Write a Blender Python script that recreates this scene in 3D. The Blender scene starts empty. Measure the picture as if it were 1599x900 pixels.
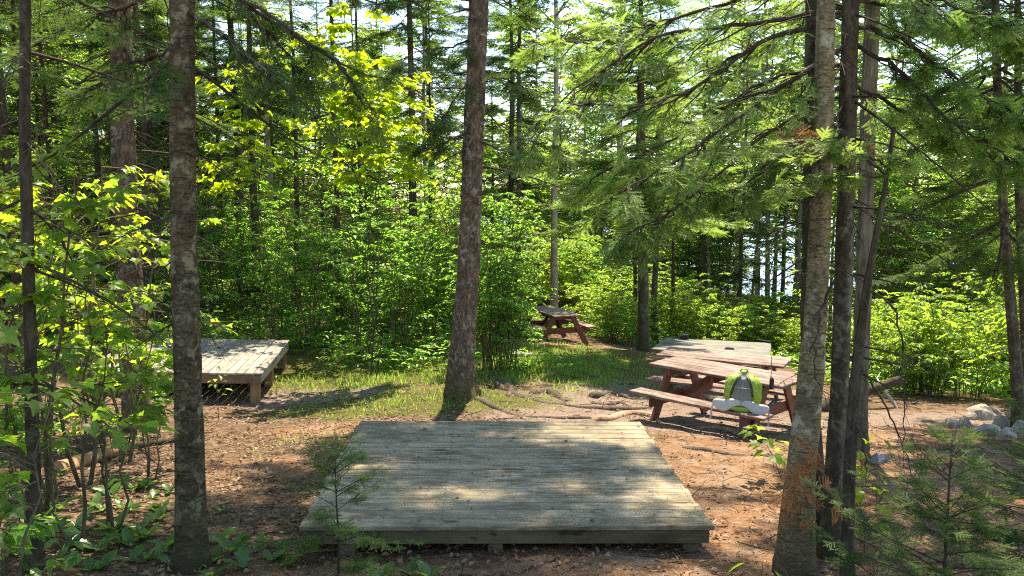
import bpy, math, numpy as np
from math import sin, cos, pi, radians, sqrt, tan, atan
from mathutils import Vector

rng = np.random.default_rng(11)
C = bpy.context.scene.collection
sc = bpy.context.scene
EYE, PIT, F = 1.6, radians(6.2), 1232.0
SUN_EL, SUN_AZ = radians(64), radians(12)          # azimuth: clockwise from +Y (straight ahead)
SUND = np.array([sin(SUN_AZ)*cos(SUN_EL), cos(SUN_AZ)*cos(SUN_EL), sin(SUN_EL)])

# ------------------------------------------------------------------ helpers
def ray(px, py):
    u, v = (px-800)/F, (450-py)/F
    return np.array([u, cos(PIT)+v*sin(PIT), -sin(PIT)+v*cos(PIT)])
def P(px, py, y):
    d = ray(px, py)
    return np.array([0, 0, EYE]) + d*(y/d[1])

# terrain through measured ground points
_g = np.array([
 (0,0,0.0),(-3,0,.1),(3,0,.05),(0,-6,.8),(-8,-6,1.2),(8,-6,.7),(-9,4,.0),(9,4,-.35),
 (1.18,5.0,-.725),(-1.95,4.8,-.72),(1.71,4.8,-.726),(-2.77,4.6,-.60),(-3.8,11.7,-1.578),(-4.1,14.3,-1.60),
 (-.75,11.5,-1.23),(2.8,10.2,-1.325),(3.4,12.6,-1.66),(1.03,20,-1.92),(5.1,19.7,-2.5),(6.0,10,-1.286),
 (6.6,12.5,-1.66),(2.83,17,-1.63),(-3.9,16,-1.40),(-7.3,18,-1.35),(-8,12,-1.2),(-14,12,-.6),(-12,24,-.9),(-20,20,0.2),
 (-3,26,-1.5),(-10,40,1.0),(-30,40,4),(3,30,-2.8),(9,20,-2.9),(12,14,-2.0),(10,30,-4.6),(14,9,-1.3),(20,20,-3.8),(22,8,-1.6),
 (2,42,-4.6),(12,42,-6.6),(25,35,-6.4),(-4,55,-1.0),(-20,60,5),(-40,60,8)])
def _rbf(p):
    d = np.linalg.norm(p[:,None,:2]-_g[None,:,:2], axis=2)
    return d
_A = _rbf(_g)+np.eye(len(_g))*-.02
_n = len(_g)
_M = np.zeros((_n+3,_n+3)); _M[:_n,:_n] = _A; _M[:_n,_n] = 1; _M[:_n,_n+1:] = _g[:,:2]; _M[_n:,:_n] = _M[:_n,_n:].T
_w = np.linalg.solve(_M, np.r_[_g[:,2],0,0,0])
def gz(x, y):
    x = np.atleast_1d(np.asarray(x,float)); y = np.atleast_1d(np.asarray(y,float))
    p = np.stack([x,y],1); out = np.empty(len(p))
    for i in range(0,len(p),20000):
        q = p[i:i+20000]
        out[i:i+20000] = _rbf(q)@_w[:_n] + _w[_n] + q@_w[_n+1:]
    bump = .018*np.sin(3.1*x+1.7*np.sin(1.3*y))*np.sin(2.7*y+1.1*np.sin(1.9*x)) + .010*np.sin(7.3*x+2*y)*np.sin(6.1*y-3*x)
    out = np.clip(out, -9.2, 9) + bump
    far = np.clip((y-62)/25,0,1); out = out*(1-far) + far*np.maximum(-9.2, -9.2+np.clip((y-560)/200,0,1)*16*(1+.25*np.sin(x*.013)))
    return out
def G(x, y): return float(gz(x,y)[0])
def PG(px, py):
    """where the sight line through a pixel of the photograph meets the ground"""
    lo, hi = 1.5, 60
    ys = np.linspace(lo,hi,1200); d = ray(px,py)
    pts = np.array([0,0,EYE])+d[None]*(ys/d[1])[:,None]
    below = pts[:,2] < gz(pts[:,0],pts[:,1])
    i = int(np.argmax(below)) if below.any() else len(ys)-1
    p = pts[i]; return np.array([p[0],p[1],G(p[0],p[1])])
def at(px, y):
    """ground point in the column px at distance y"""
    x = (px-800)/F*y*1.02
    return np.array([x,y,G(x,y)])

def unit(v): return v/np.maximum(np.linalg.norm(v,axis=-1,keepdims=True),1e-9)

class MB:
    def __init__(s): s.V=[]; s.T=[]; s.Q=[]; s.n=0; s.vt=[]; s.vq=[]; s.mt=[]; s.mq=[]
    def add(s, V, T=None, Q=None, var=0.5, mi=0):
        V = np.asarray(V,float).reshape(-1,3)
        if T is not None and len(T):
            T = np.asarray(T,int).reshape(-1,3); s.T.append(T+s.n); s.vt.append(np.broadcast_to(var,len(T)).astype(float)); s.mt.append(np.full(len(T),mi))
        if Q is not None and len(Q):
            Q = np.asarray(Q,int).reshape(-1,4); s.Q.append(Q+s.n); s.vq.append(np.broadcast_to(var,len(Q)).astype(float)); s.mq.append(np.full(len(Q),mi))
        s.V.append(V); s.n += len(V)
    def mesh(s, name, mats, smooth=False):
        me = bpy.data.meshes.new(name)
        V = np.concatenate(s.V); T = np.concatenate(s.T) if s.T else np.zeros((0,3),int); Q = np.concatenate(s.Q) if s.Q else np.zeros((0,4),int)
        me.vertices.add(len(V)); me.vertices.foreach_set('co', V.astype(np.float32).ravel())
        nl = T.size+Q.size
        me.loops.add(nl); me.loops.foreach_set('vertex_index', np.r_[T.ravel(),Q.ravel()].astype(np.int32))
        me.polygons.add(len(T)+len(Q))
        me.polygons.foreach_set('loop_start', np.r_[np.arange(len(T))*3, T.size+np.arange(len(Q))*4].astype(np.int32))
        me.polygons.foreach_set('use_smooth', np.full(len(T)+len(Q), smooth))
        mi = np.concatenate(s.mt+s.mq).astype(np.int32)
        if not isinstance(mats,(list,tuple)): mats=[mats]
        for m in mats: me.materials.append(m)
        if mi.any(): me.polygons.foreach_set('material_index', mi)
        a = me.attributes.new('var','FLOAT','FACE'); a.data.foreach_set('value', np.concatenate(s.vt+s.vq).astype(np.float32))
        me.update(calc_edges=True)
        return me
    def build(s, name, mats, parent=None, smooth=False):
        o = bpy.data.objects.new(name, s.mesh(name,mats,smooth)); C.objects.link(o)
        if parent is not None: o.parent = parent
        return o

def tag(o, label=None, cat=None, group=None, kind=None):
    if label: o['label']=label
    if cat: o['category']=cat
    if group: o['group']=group
    if kind: o['kind']=kind
    return o
def thing(name, label, cat, loc=(0,0,0), rz=0, group=None):
    o = bpy.data.objects.new(name, None); C.objects.link(o)
    o.location = loc; o.rotation_euler=(0,0,rz); o.empty_display_size=.2
    return tag(o,label,cat,group)
def copy_tree(o, parent=None):
    c = o.copy(); C.objects.link(c)
    if parent is not None: c.parent = parent
    for ch in [x for x in KIDS.get(o.name,[])]: copy_tree(ch, c)
    return c
KIDS = {}
def reg(root, *parts): KIDS.setdefault(root.name,[]).extend(parts)

def merge(mb, other, mi=0):
    for V in other.V: mb.V.append(V)
    for T,v in zip(other.T,other.vt): mb.T.append(T+mb.n); mb.vt.append(v); mb.mt.append(np.full(len(T),mi))
    for Q,v in zip(other.Q,other.vq): mb.Q.append(Q+mb.n); mb.vq.append(v); mb.mq.append(np.full(len(Q),mi))
    mb.n += other.n
TRUNKS = {}
def limb(root, w_, mat='twig'):
    merge(TRUNKS[root.name][0], w_, 1)
def finish_trunks():
    for k,(mb,bark,root) in TRUNKS.items(): mb.build('trunk',[bark,M['twig']],root,True)
    TRUNKS.clear()
def tubes(mb, paths, radii, k=5, var=.5, mi=0, cap=False):
    """paths (B,n,3), radii (B,n): one tube for each path"""
    paths = np.asarray(paths,float); radii = np.asarray(radii,float)
    if paths.ndim==2: paths=paths[None]; radii=radii[None]
    B,n,_ = paths.shape
    T = unit(np.gradient(paths,axis=1))
    mt = np.abs(unit(paths[:,-1]-paths[:,0]))
    ref = np.where(mt[:,2:3]>.75, np.array([[1.,0,0]]), np.array([[0,0,1.]]))[:,None,:]
    A = unit(np.cross(T,ref)); Bn = np.cross(T,A)
    th = np.arange(k)/k*2*pi
    V = paths[:,:,None,:] + radii[:,:,None,None]*(A[:,:,None,:]*np.cos(th)[None,None,:,None]+Bn[:,:,None,:]*np.sin(th)[None,None,:,None])
    idx = np.arange(B*n*k).reshape(B,n,k)
    a=idx[:,:-1,:]; b=np.roll(a,-1,axis=2); c=np.roll(idx[:,1:,:],-1,axis=2); d=idx[:,1:,:]
    Q = np.stack([a,d,c,b],-1).reshape(-1,4)
    T3=[]
    if cap:
        T3 = [[idx[i,-1,0],idx[i,-1,j+1],idx[i,-1,j]] for i in range(B) for j in range(1,k-1)] + [[idx[i,0,0],idx[i,0,j],idx[i,0,j+1]] for i in range(B) for j in range(1,k-1)]
    v = np.repeat(np.broadcast_to(var,B),(n-1)*k) if not np.isscalar(var) else var
    mb.add(V.reshape(-1,3), None, Q, v, mi)
    if len(T3): mb.T.append(np.array(T3)+mb.n-B*n*k); mb.vt.append(np.full(len(T3),.5)); mb.mt.append(np.full(len(T3),mi))

def scatter(mb, tm, O, D, U, S, var=None, W=None, mi=0):
    """a copy of the template tm=(V,T,Q) at each origin O, its y axis along D, its z axis near U, of size S (width scale W)"""
    V,T,Q = tm; O=np.asarray(O,float); n=len(O)
    if n==0: return
    D=unit(np.asarray(D,float)); R=unit(np.cross(D,U)); Z=np.cross(R,D)
    S=np.broadcast_to(S,n)[:,None,None]; W=np.broadcast_to(1. if W is None else W,n)[:,None,None]
    X = O[:,None,:]+S*(W*V[None,:,0:1]*R[:,None,:]+V[None,:,1:2]*D[:,None,:]+V[None,:,2:3]*Z[:,None,:])
    off = (np.arange(n)*len(V))[:,None,None]
    var = rng.random(n) if var is None else np.broadcast_to(var,n)
    m = mb.n
    mb.V.append(X.reshape(-1,3)); mb.n += n*len(V)
    if len(T): mb.T.append((T[None]+off+m).reshape(-1,3)); mb.vt.append(np.repeat(var,len(T))); mb.mt.append(np.full(n*len(T),mi))
    if len(Q): mb.Q.append((Q[None]+off+m).reshape(-1,4)); mb.vq.append(np.repeat(var,len(Q))); mb.mq.append(np.full(n*len(Q),mi))

def box(mb, c, s, R=None, var=.5, mi=0, bev=.004):
    """chamfered box: centre c, full size s, rotation columns R"""
    s=np.asarray(s,float)/2; b=min(bev, s.min()*.4)
    pts=[]
    for sx in (-1,1):
        for sy in (-1,1):
            for sz in (-1,1):
                sg=np.array([sx,sy,sz])
                for ax in range(3):
                    q=sg*(s-b); q[ax]=sg[ax]*s[ax]; pts.append(q)
    pts=np.array(pts); idx={}
    n=0
    for sx in (0,1):
        for sy in (0,1):
            for sz in (0,1):
                for ax in range(3): idx[(sx,sy,sz,ax)]=n; n+=1
    Q=[];T=[]
    for ax in range(3):
        o1,o2=[a for a in range(3) if a!=ax]
        for s0 in (0,1):
            def key(a,bb):
                k=[0,0,0]; k[ax]=s0; k[o1]=a; k[o2]=bb; return idx[(*k,ax)]
            Q.append([key(0,0),key(1,0),key(1,1),key(0,1)])
    for ax in range(3):                                   # edge strips along ax
        o1,o2=[a for a in range(3) if a!=ax]
        for a in (0,1):
            for bb in (0,1):
                def kk(e,f):
                    k=[0,0,0]; k[ax]=e; k[o1]=a; k[o2]=bb; return idx[(*k,f)]
                Q.append([kk(0,o1),kk(1,o1),kk(1,o2),kk(0,o2)])
    for sx in (0,1):
        for sy in (0,1):
            for sz in (0,1): T.append([idx[(sx,sy,sz,a)] for a in range(3)])
    Q=np.array(Q);T=np.array(T)
    def fix(Fc):
        out=[]
        for f in Fc:
            p=pts[f]; nn=np.cross(p[1]-p[0],p[2]-p[0])
            out.append(f if nn@p.mean(0)>0 else f[::-1])
        return np.array(out)
    Q=fix(Q);T=fix(T)
    X = pts if R is None else pts@np.asarray(R).T
    mb.add(X+np.asarray(c),T,Q,var,mi)

def beam(mb, a, b, w, t, up=(0,0,1), var=.5, bev=.004):
    """board from a to b, t thick along up, w wide"""
    a=np.asarray(a,float); b=np.asarray(b,float); d=b-a; L=np.linalg.norm(d); y=d/L
    x=unit(np.cross(y,np.asarray(up,float))); z=np.cross(x,y)
    box(mb,(a+b)/2,(w,L,t),np.stack([x,y,z],1),var,bev=bev)

# ------------------------------------------------------------------ materials
def newmat(name):
    m=bpy.data.materials.new(name); m.use_nodes=True; nt=m.node_tree; nt.nodes.clear()
    return m, nt
class NT:
    def __init__(s,nt): s.nt=nt
    def n(s,t,**k):
        x=s.nt.nodes.new(t)
        ins=k.pop('ins',{})
        for a,b in k.items(): setattr(x,a,b)
        for a,b in ins.items():
            if isinstance(b,bpy.types.NodeSocket): s.nt.links.new(b,x.inputs[a])
            else: x.inputs[a].default_value=b
        return x
    def noise(s,vec,scale,detail=4,rough=.55,dist=0):
        x=s.n('ShaderNodeTexNoise',ins={'Scale':scale,'Detail':detail,'Roughness':rough,'Distortion':dist})
        if vec is not None: s.nt.links.new(vec,x.inputs['Vector'])
        return x.outputs['Fac']
    def ramp(s,fac,stops,interp='LINEAR'):
        x=s.n('ShaderNodeValToRGB',ins={'Fac':fac}); cr=x.color_ramp; cr.interpolation=interp
        while len(cr.elements)<len(stops): cr.elements.new(.5)
        for e,(p,c) in zip(cr.elements,stops): e.position=p; e.color=(*c,1) if len(c)==3 else c
        return x.outputs['Color']
    def mix(s,fac,a,b,blend='MIX'):
        x=s.n('ShaderNodeMix',data_type='RGBA',blend_type=blend)
        for sock,v in ((x.inputs[0],fac),(x.inputs[6],a),(x.inputs[7],b)):
            if isinstance(v,bpy.types.NodeSocket): s.nt.links.new(v,sock)
            else: sock.default_value = v if isinstance(v,(int,float)) else ((*v,1) if len(v)==3 else v)
        return x.outputs[2]
    def math(s,op,a,b=0,clamp=False):
        x=s.n('ShaderNodeMath',operation=op,use_clamp=clamp)
        for i,v in enumerate((a,b)):
            if isinstance(v,bpy.types.NodeSocket): s.nt.links.new(v,x.inputs[i])
            else: x.inputs[i].default_value=v
        return x.outputs[0]
    def scaled(s,vec,sc3,off=None):
        x=s.n('ShaderNodeMapping',ins={'Vector':vec,'Scale':sc3})
        if off is not None: s.nt.links.new(off,x.inputs['Location'])
        return x.outputs['Vector']
    def out(s,surf):
        o=s.n('ShaderNodeOutputMaterial'); s.nt.links.new(surf,o.inputs['Surface'])
    def bump(s,h,strength=.4,dist=.01):
        return s.n('ShaderNodeBump',ins={'Height':h,'Strength':strength,'Distance':dist}).outputs['Normal']
    def bsdf(s,col,rough=.8,normal=None,spec=.3):
        x=s.n('ShaderNodeBsdfPrincipled',ins={'Roughness':rough,'Specular IOR Level':spec})
        if isinstance(col,bpy.types.NodeSocket): s.nt.links.new(col,x.inputs['Base Color'])
        else: x.inputs['Base Color'].default_value=(*col,1)
        if normal is not None: s.nt.links.new(normal,x.inputs['Normal'])
        return x.outputs[0]

def objrand(N): return N.n('ShaderNodeObjectInfo').outputs['Random']
def attr(N,name): return N.n('ShaderNodeAttribute',attribute_name=name).outputs['Fac']

def leafmat(name, a, b, trans, tfac=.5, rough=.45, gloss=.03, objvar=.35):
    """thin leaf: diffuse + light coming through + a weak sheen"""
    m,nt=newmat(name); N=NT(nt)
    v=attr(N,'var'); r=objrand(N)
    col=N.mix(v,a,b)
    k=N.math('ADD',N.math('MULTIPLY',r,objvar),1-objvar/2)
    dcol=N.n('ShaderNodeMix',data_type='RGBA',blend_type='MULTIPLY',ins={0:1.0}); nt.links.new(col,dcol.inputs[6]); nt.links.new(k,dcol.inputs[7])
    tcol=N.mix(v,trans,tuple(min(1,x*1.25) for x in trans))
    d=N.n('ShaderNodeBsdfDiffuse',ins={'Color':dcol.outputs[2]})
    t=N.n('ShaderNodeBsdfTranslucent',ins={'Color':tcol})
    mx=N.n('ShaderNodeMixShader',ins={0:tfac,1:d.outputs[0],2:t.outputs[0]})
    g=N.n('ShaderNodeBsdfGlossy',ins={'Color':(1,1,1,1),'Roughness':rough})
    m2=N.n('ShaderNodeMixShader',ins={0:gloss,1:mx.outputs[0],2:g.outputs[0]})
    N.out(m2.outputs[0]); return m

def barkmat(name, dark, light, lichen=None, lich=.5, stretch=.22, scale=26, bands=0, bump=.7, base=None):
    m,nt=newmat(name); N=NT(nt)
    tc=N.n('ShaderNodeTexCoord').outputs['Object']
    off=N.n('ShaderNodeCombineXYZ',ins={'X':N.math('MULTIPLY',objrand(N),37.0)}).outputs[0]
    vs=N.scaled(tc,(1,1,stretch),off); vv=N.scaled(tc,(1,1,1),off)
    n1=N.noise(vs,scale,8,.65,.6); n2=N.noise(vv,5,4)
    col=N.mix(N.ramp(n1,[(.35,(0,0,0)),(.68,(1,1,1))]),dark,light)
    col=N.mix(N.ramp(n2,[(.4,(0,0,0)),(.65,(.55,)*3)]),col,tuple(x*.55 for x in dark))
    h=n1
    if bands:
        bb=N.noise(N.scaled(tc,(5,5,26),off),1.5,6,.68,1.2)
        col=N.mix(N.ramp(bb,[(.51,(0,0,0)),(.60,(.72,)*3)]),col,tuple(x*.4 for x in dark)); kk=N.noise(N.scaled(tc,(7,7,9),off),1.1,3,.5,.6); col=N.mix(N.ramp(kk,[(.68,(0,0,0)),(.72,(.9,)*3)]),col,tuple(x*.25 for x in dark))
    if lichen:
        l=N.noise(vv,11,6,.7,.3); s2=N.noise(vv,2.3,3)
        f=N.math('MULTIPLY',N.ramp(l,[(.52,(0,0,0)),(.60,(1,1,1))]),N.ramp(s2,[(.55-.25*lich,(0,0,0)),(.75-.25*lich,(1,1,1))]))
        col=N.mix(N.math('MULTIPLY',f,.75),col,lichen)
    if base:                                              # moss and dirt near the foot, by height along the trunk
        z=N.n('ShaderNodeSeparateXYZ',ins={0:tc}).outputs['Z']
        f=N.math('MULTIPLY',N.ramp(N.math('ADD',N.math('MULTIPLY',z,.9),N.math('MULTIPLY',n2,.5)),[(.25,(1,1,1)),(.75,(0,0,0))]),.75)
        col=N.mix(f,col,base)
    N.out(N.bsdf(col,.9,N.bump(h,bump,.02),.15)); return m

def woodmat(name, c1, c2, c3, axis=0, rough=.75, paint=None, worn=.0):
    """weathered boards: grain along axis, each board its own tone (var)"""
    m,nt=newmat(name); N=NT(nt)
    tc=N.n('ShaderNodeTexCoord').outputs['Object']; v=attr(N,'var')
    off=N.n('ShaderNodeCombineXYZ',ins={'X':N.math('MULTIPLY',v,19.),'Y':N.math('MULTIPLY',v,7.),'Z':N.math('MULTIPLY',v,11.)}).outputs[0]
    s=[14,14,14]; s[axis]=.9
    g=N.noise(N.scaled(tc,tuple(s),off),2.4,8,.75,.7)
    s2=[3,3,3]; s2[axis]=.8
    p=N.noise(N.scaled(tc,tuple(s2),off),1.6,5,.6)
    q=N.noise(tc,2.1,5,.65)
    col=N.mix(N.ramp(g,[(.32,(0,0,0)),(.66,(1,1,1))]),c1,c2)
    col=N.mix(N.ramp(p,[(.42,(0,0,0)),(.68,(.85,)*3)]),col,c3)
    col=N.mix(N.ramp(q,[(.45,(0,0,0)),(.68,(.65,)*3)]),col,tuple(x*.6 for x in c1)); kn=N.noise(N.scaled(tc,tuple(5 if i!=axis else 2.2 for i in range(3)),off),2.2,2,.5); col=N.mix(N.ramp(kn,[(.70,(0,0,0)),(.74,(.85,)*3)]),col,tuple(x*.35 for x in c1))
    fl_=[22,22,22]; fl_[axis]=5; fk=N.noise(N.scaled(tc,tuple(fl_),off),1.0,6,.75,.4); bl2=N.noise(N.scaled(tc,(1.3,1.3,1.3)),1.0,4,.6); col=N.mix(N.math('MULTIPLY',N.ramp(fk,[(.48,(0,0,0)),(.62,(1,1,1))]),N.ramp(bl2,[(.3,(.25,)*3),(.65,(.75,)*3)])),col,tuple(min(1,x*1.35) for x in c3))
    k=N.math('ADD',N.math('MULTIPLY',v,.26),.87)
    mm=N.n('ShaderNodeMix',data_type='RGBA',blend_type='MULTIPLY',ins={0:1.0}); nt.links.new(col,mm.inputs[6]); nt.links.new(k,mm.inputs[7])
    N.out(N.bsdf(mm.outputs[2],rough,N.bump(g,.45,.006),.25)); return m

def plain(name,col,rough=.6,scale=30,amt=.25,bump=.2,spec=.3):
    m,nt=newmat(name); N=NT(nt)
    tc=N.n('ShaderNodeTexCoord').outputs['Object']; n=N.noise(tc,scale,5,.6)
    c=N.mix(n,tuple(x*(1-amt) for x in col),tuple(min(1,x*(1+amt)) for x in col))
    N.out(N.bsdf(c,rough,N.bump(n,bump,.004),spec)); return m

M={}
M['spruce']=leafmat('spruce needles',(.030,.062,.018),(.058,.10,.028),(.13,.23,.04),.36,.5,.01)
M['spruce_light']=leafmat('fir needles',(.04,.09,.025),(.08,.14,.035),(.22,.38,.065),.43,.45,.012)
M['spruce_tip']=leafmat('young fir needles',(.06,.125,.035),(.11,.18,.05),(.36,.54,.10),.46,.4,.015)
M['needle_brown']=leafmat('dry needles',(.15,.075,.03),(.26,.14,.05),(.25,.13,.04),.3,.6,.02)
M['needle_orange']=leafmat('dead orange needles',(.28,.10,.03),(.42,.17,.05),(.3,.12,.03),.3,.6,.02)
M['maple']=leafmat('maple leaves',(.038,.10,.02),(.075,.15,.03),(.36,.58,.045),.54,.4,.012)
M['maple_sun']=leafmat('young maple leaves',(.065,.14,.018),(.11,.18,.025),(.60,.75,.04),.57,.35,.015)  # brighter copy of the maple leaves, with sunlight put into its colours
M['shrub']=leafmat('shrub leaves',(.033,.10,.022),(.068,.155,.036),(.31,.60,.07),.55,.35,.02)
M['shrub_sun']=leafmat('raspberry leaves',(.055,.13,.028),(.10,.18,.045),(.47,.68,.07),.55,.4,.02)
M['birchleaf']=leafmat('birch leaves',(.045,.12,.026),(.09,.165,.04),(.40,.66,.08),.56,.4,.02)
M['herb']=leafmat('herb leaves',(.045,.11,.025),(.08,.16,.04),(.22,.40,.06),.40,.28,.025)
M['grass']=leafmat('grass blades',(.06,.13,.025),(.13,.19,.05),(.34,.52,.08),.48,.4,.02)
M['deadleaf']=leafmat('fallen leaves',(.11,.055,.03),(.27,.16,.095),(.22,.12,.06),.15,.6,.04)
M['straw']=leafmat('fallen needles',(.19,.11,.06),(.34,.22,.13),(.2,.1,.04),.1,.6,.03)
M['bark_spruce']=barkmat('spruce bark',(.045,.034,.024),(.12,.095,.065),(.19,.20,.14),.6,.5,34,base=(.05,.05,.022))
M['bark_red']=barkmat('red pine bark',(.05,.034,.024),(.24,.165,.115),(.30,.285,.24),.8,.3,38,bump=1.8,base=(.075,.075,.02))
M['bark_left']=barkmat('fir bark',(.040,.030,.017),(.145,.112,.064),(.22,.205,.13),.95,1.6,40,bands=1,base=(.04,.042,.018))
M['bark_dark']=barkmat('dark bark',(.028,.022,.015),(.095,.075,.05),(.12,.12,.09),.3,.3,30)
M['bark_grey']=barkmat('cedar bark',(.06,.05,.034),(.19,.165,.115),None,.3,.12,30,bump=1.)
M['bark_birch']=barkmat('birch bark',(.11,.085,.045),(.35,.285,.165),(.46,.43,.33),.45,2.,36,bands=1,bump=.8,base=(.055,.045,.025))
M['bark_pale']=barkmat('pale birch bark',(.30,.25,.19),(.5,.45,.38),None,.3,1.6,20,bands=1,bump=.3)
M['twig']=barkmat('dead twig bark',(.03,.022,.016),(.09,.07,.052),(.2,.2,.16),.3,.3,40)
M['stem']=barkmat('sapling bark',(.07,.055,.03),(.17,.14,.085),None,.3,.4,40)
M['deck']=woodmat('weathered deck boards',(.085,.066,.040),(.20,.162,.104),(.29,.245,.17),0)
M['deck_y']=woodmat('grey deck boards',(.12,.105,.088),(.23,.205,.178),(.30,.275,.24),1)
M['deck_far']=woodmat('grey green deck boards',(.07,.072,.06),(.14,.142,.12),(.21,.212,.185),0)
M['deck_side']=woodmat('damp rim boards',(.055,.042,.022),(.11,.088,.048),(.085,.08,.035),0)  # olive brown, darker than the deck boards
M['deck_side_y']=woodmat('weathered rim boards',(.20,.17,.13),(.34,.30,.24),(.42,.39,.33),1)  # side rims paler than the front rim: sunlight put into their colour
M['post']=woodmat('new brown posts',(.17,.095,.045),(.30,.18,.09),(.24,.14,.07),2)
M['postgrey']=woodmat('damp posts',(.085,.07,.045),(.17,.14,.09),(.12,.11,.06),2)  # grey brown, darker than the brown posts
M['rimbrown']=woodmat('brown rim boards',(.15,.09,.045),(.26,.17,.09),(.2,.14,.08),0)
M['red_top']=woodmat('worn red stain',(.075,.034,.025),(.15,.083,.066),(.27,.205,.178),0,.6)
M['red']=woodmat('red stain',(.105,.034,.022),(.18,.066,.045),(.14,.05,.035),0,.6)

M['nail']=newmat('rusty nails')[0]; _N=NT(M['nail'].node_tree); _N.out(_N.bsdf((.05,.035,.025),.6))
# ------------------------------------------------------------------ world, sun, camera
w=bpy.data.worlds.new("World"); sc.world=w; w.use_nodes=True
nt=w.node_tree; bg=nt.nodes['Background']
sky=nt.nodes.new('ShaderNodeTexSky'); sky.sky_type='NISHITA'; sky.sun_disc=False
sky.sun_elevation=SUN_EL; sky.sun_rotation=SUN_AZ; sky.air_density=1.0; sky.dust_density=.0; sky.ozone_density=3
nt.links.new(sky.outputs[0],bg.inputs[0]); bg.inputs[1].default_value=.125
ld=bpy.data.lights.new('sun','SUN'); ld.energy=3.3; ld.angle=radians(.53); ld.color=(1,.965,.90)
lo=bpy.data.objects.new('sun',ld); C.objects.link(lo); lo.location=(10,30,40)
lo.rotation_euler=Vector(tuple(-SUND)).to_track_quat('-Z','Y').to_euler()
cd=bpy.data.cameras.new('camera'); cam=bpy.data.objects.new('camera',cd); C.objects.link(cam)
cam.location=(0,0,EYE); cam.rotation_euler=(pi/2-PIT,0,0)
cd.sensor_width=36; cd.lens=36*F/1599; cd.clip_start=.05; cd.clip_end=3000; sc.camera=cam
sc.view_settings.view_transform='Standard'; sc.view_settings.look='None'; sc.view_settings.exposure=2.25; sc.view_settings.gamma=1
sc.view_settings.use_curve_mapping=False
sc.view_settings.use_white_balance=True; sc.view_settings.white_balance_temperature=8500; sc.view_settings.white_balance_tint=10
cy=sc.cycles; cy.max_bounces=8; cy.diffuse_bounces=4; cy.glossy_bounces=2; cy.transmission_bounces=5; cy.transparent_max_bounces=4
cy.caustics_reflective=False; cy.caustics_refractive=False; cy.use_denoising=False; cy.filter_width=1.15
cy.sample_clamp_indirect=6
#--DENOISE

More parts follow.
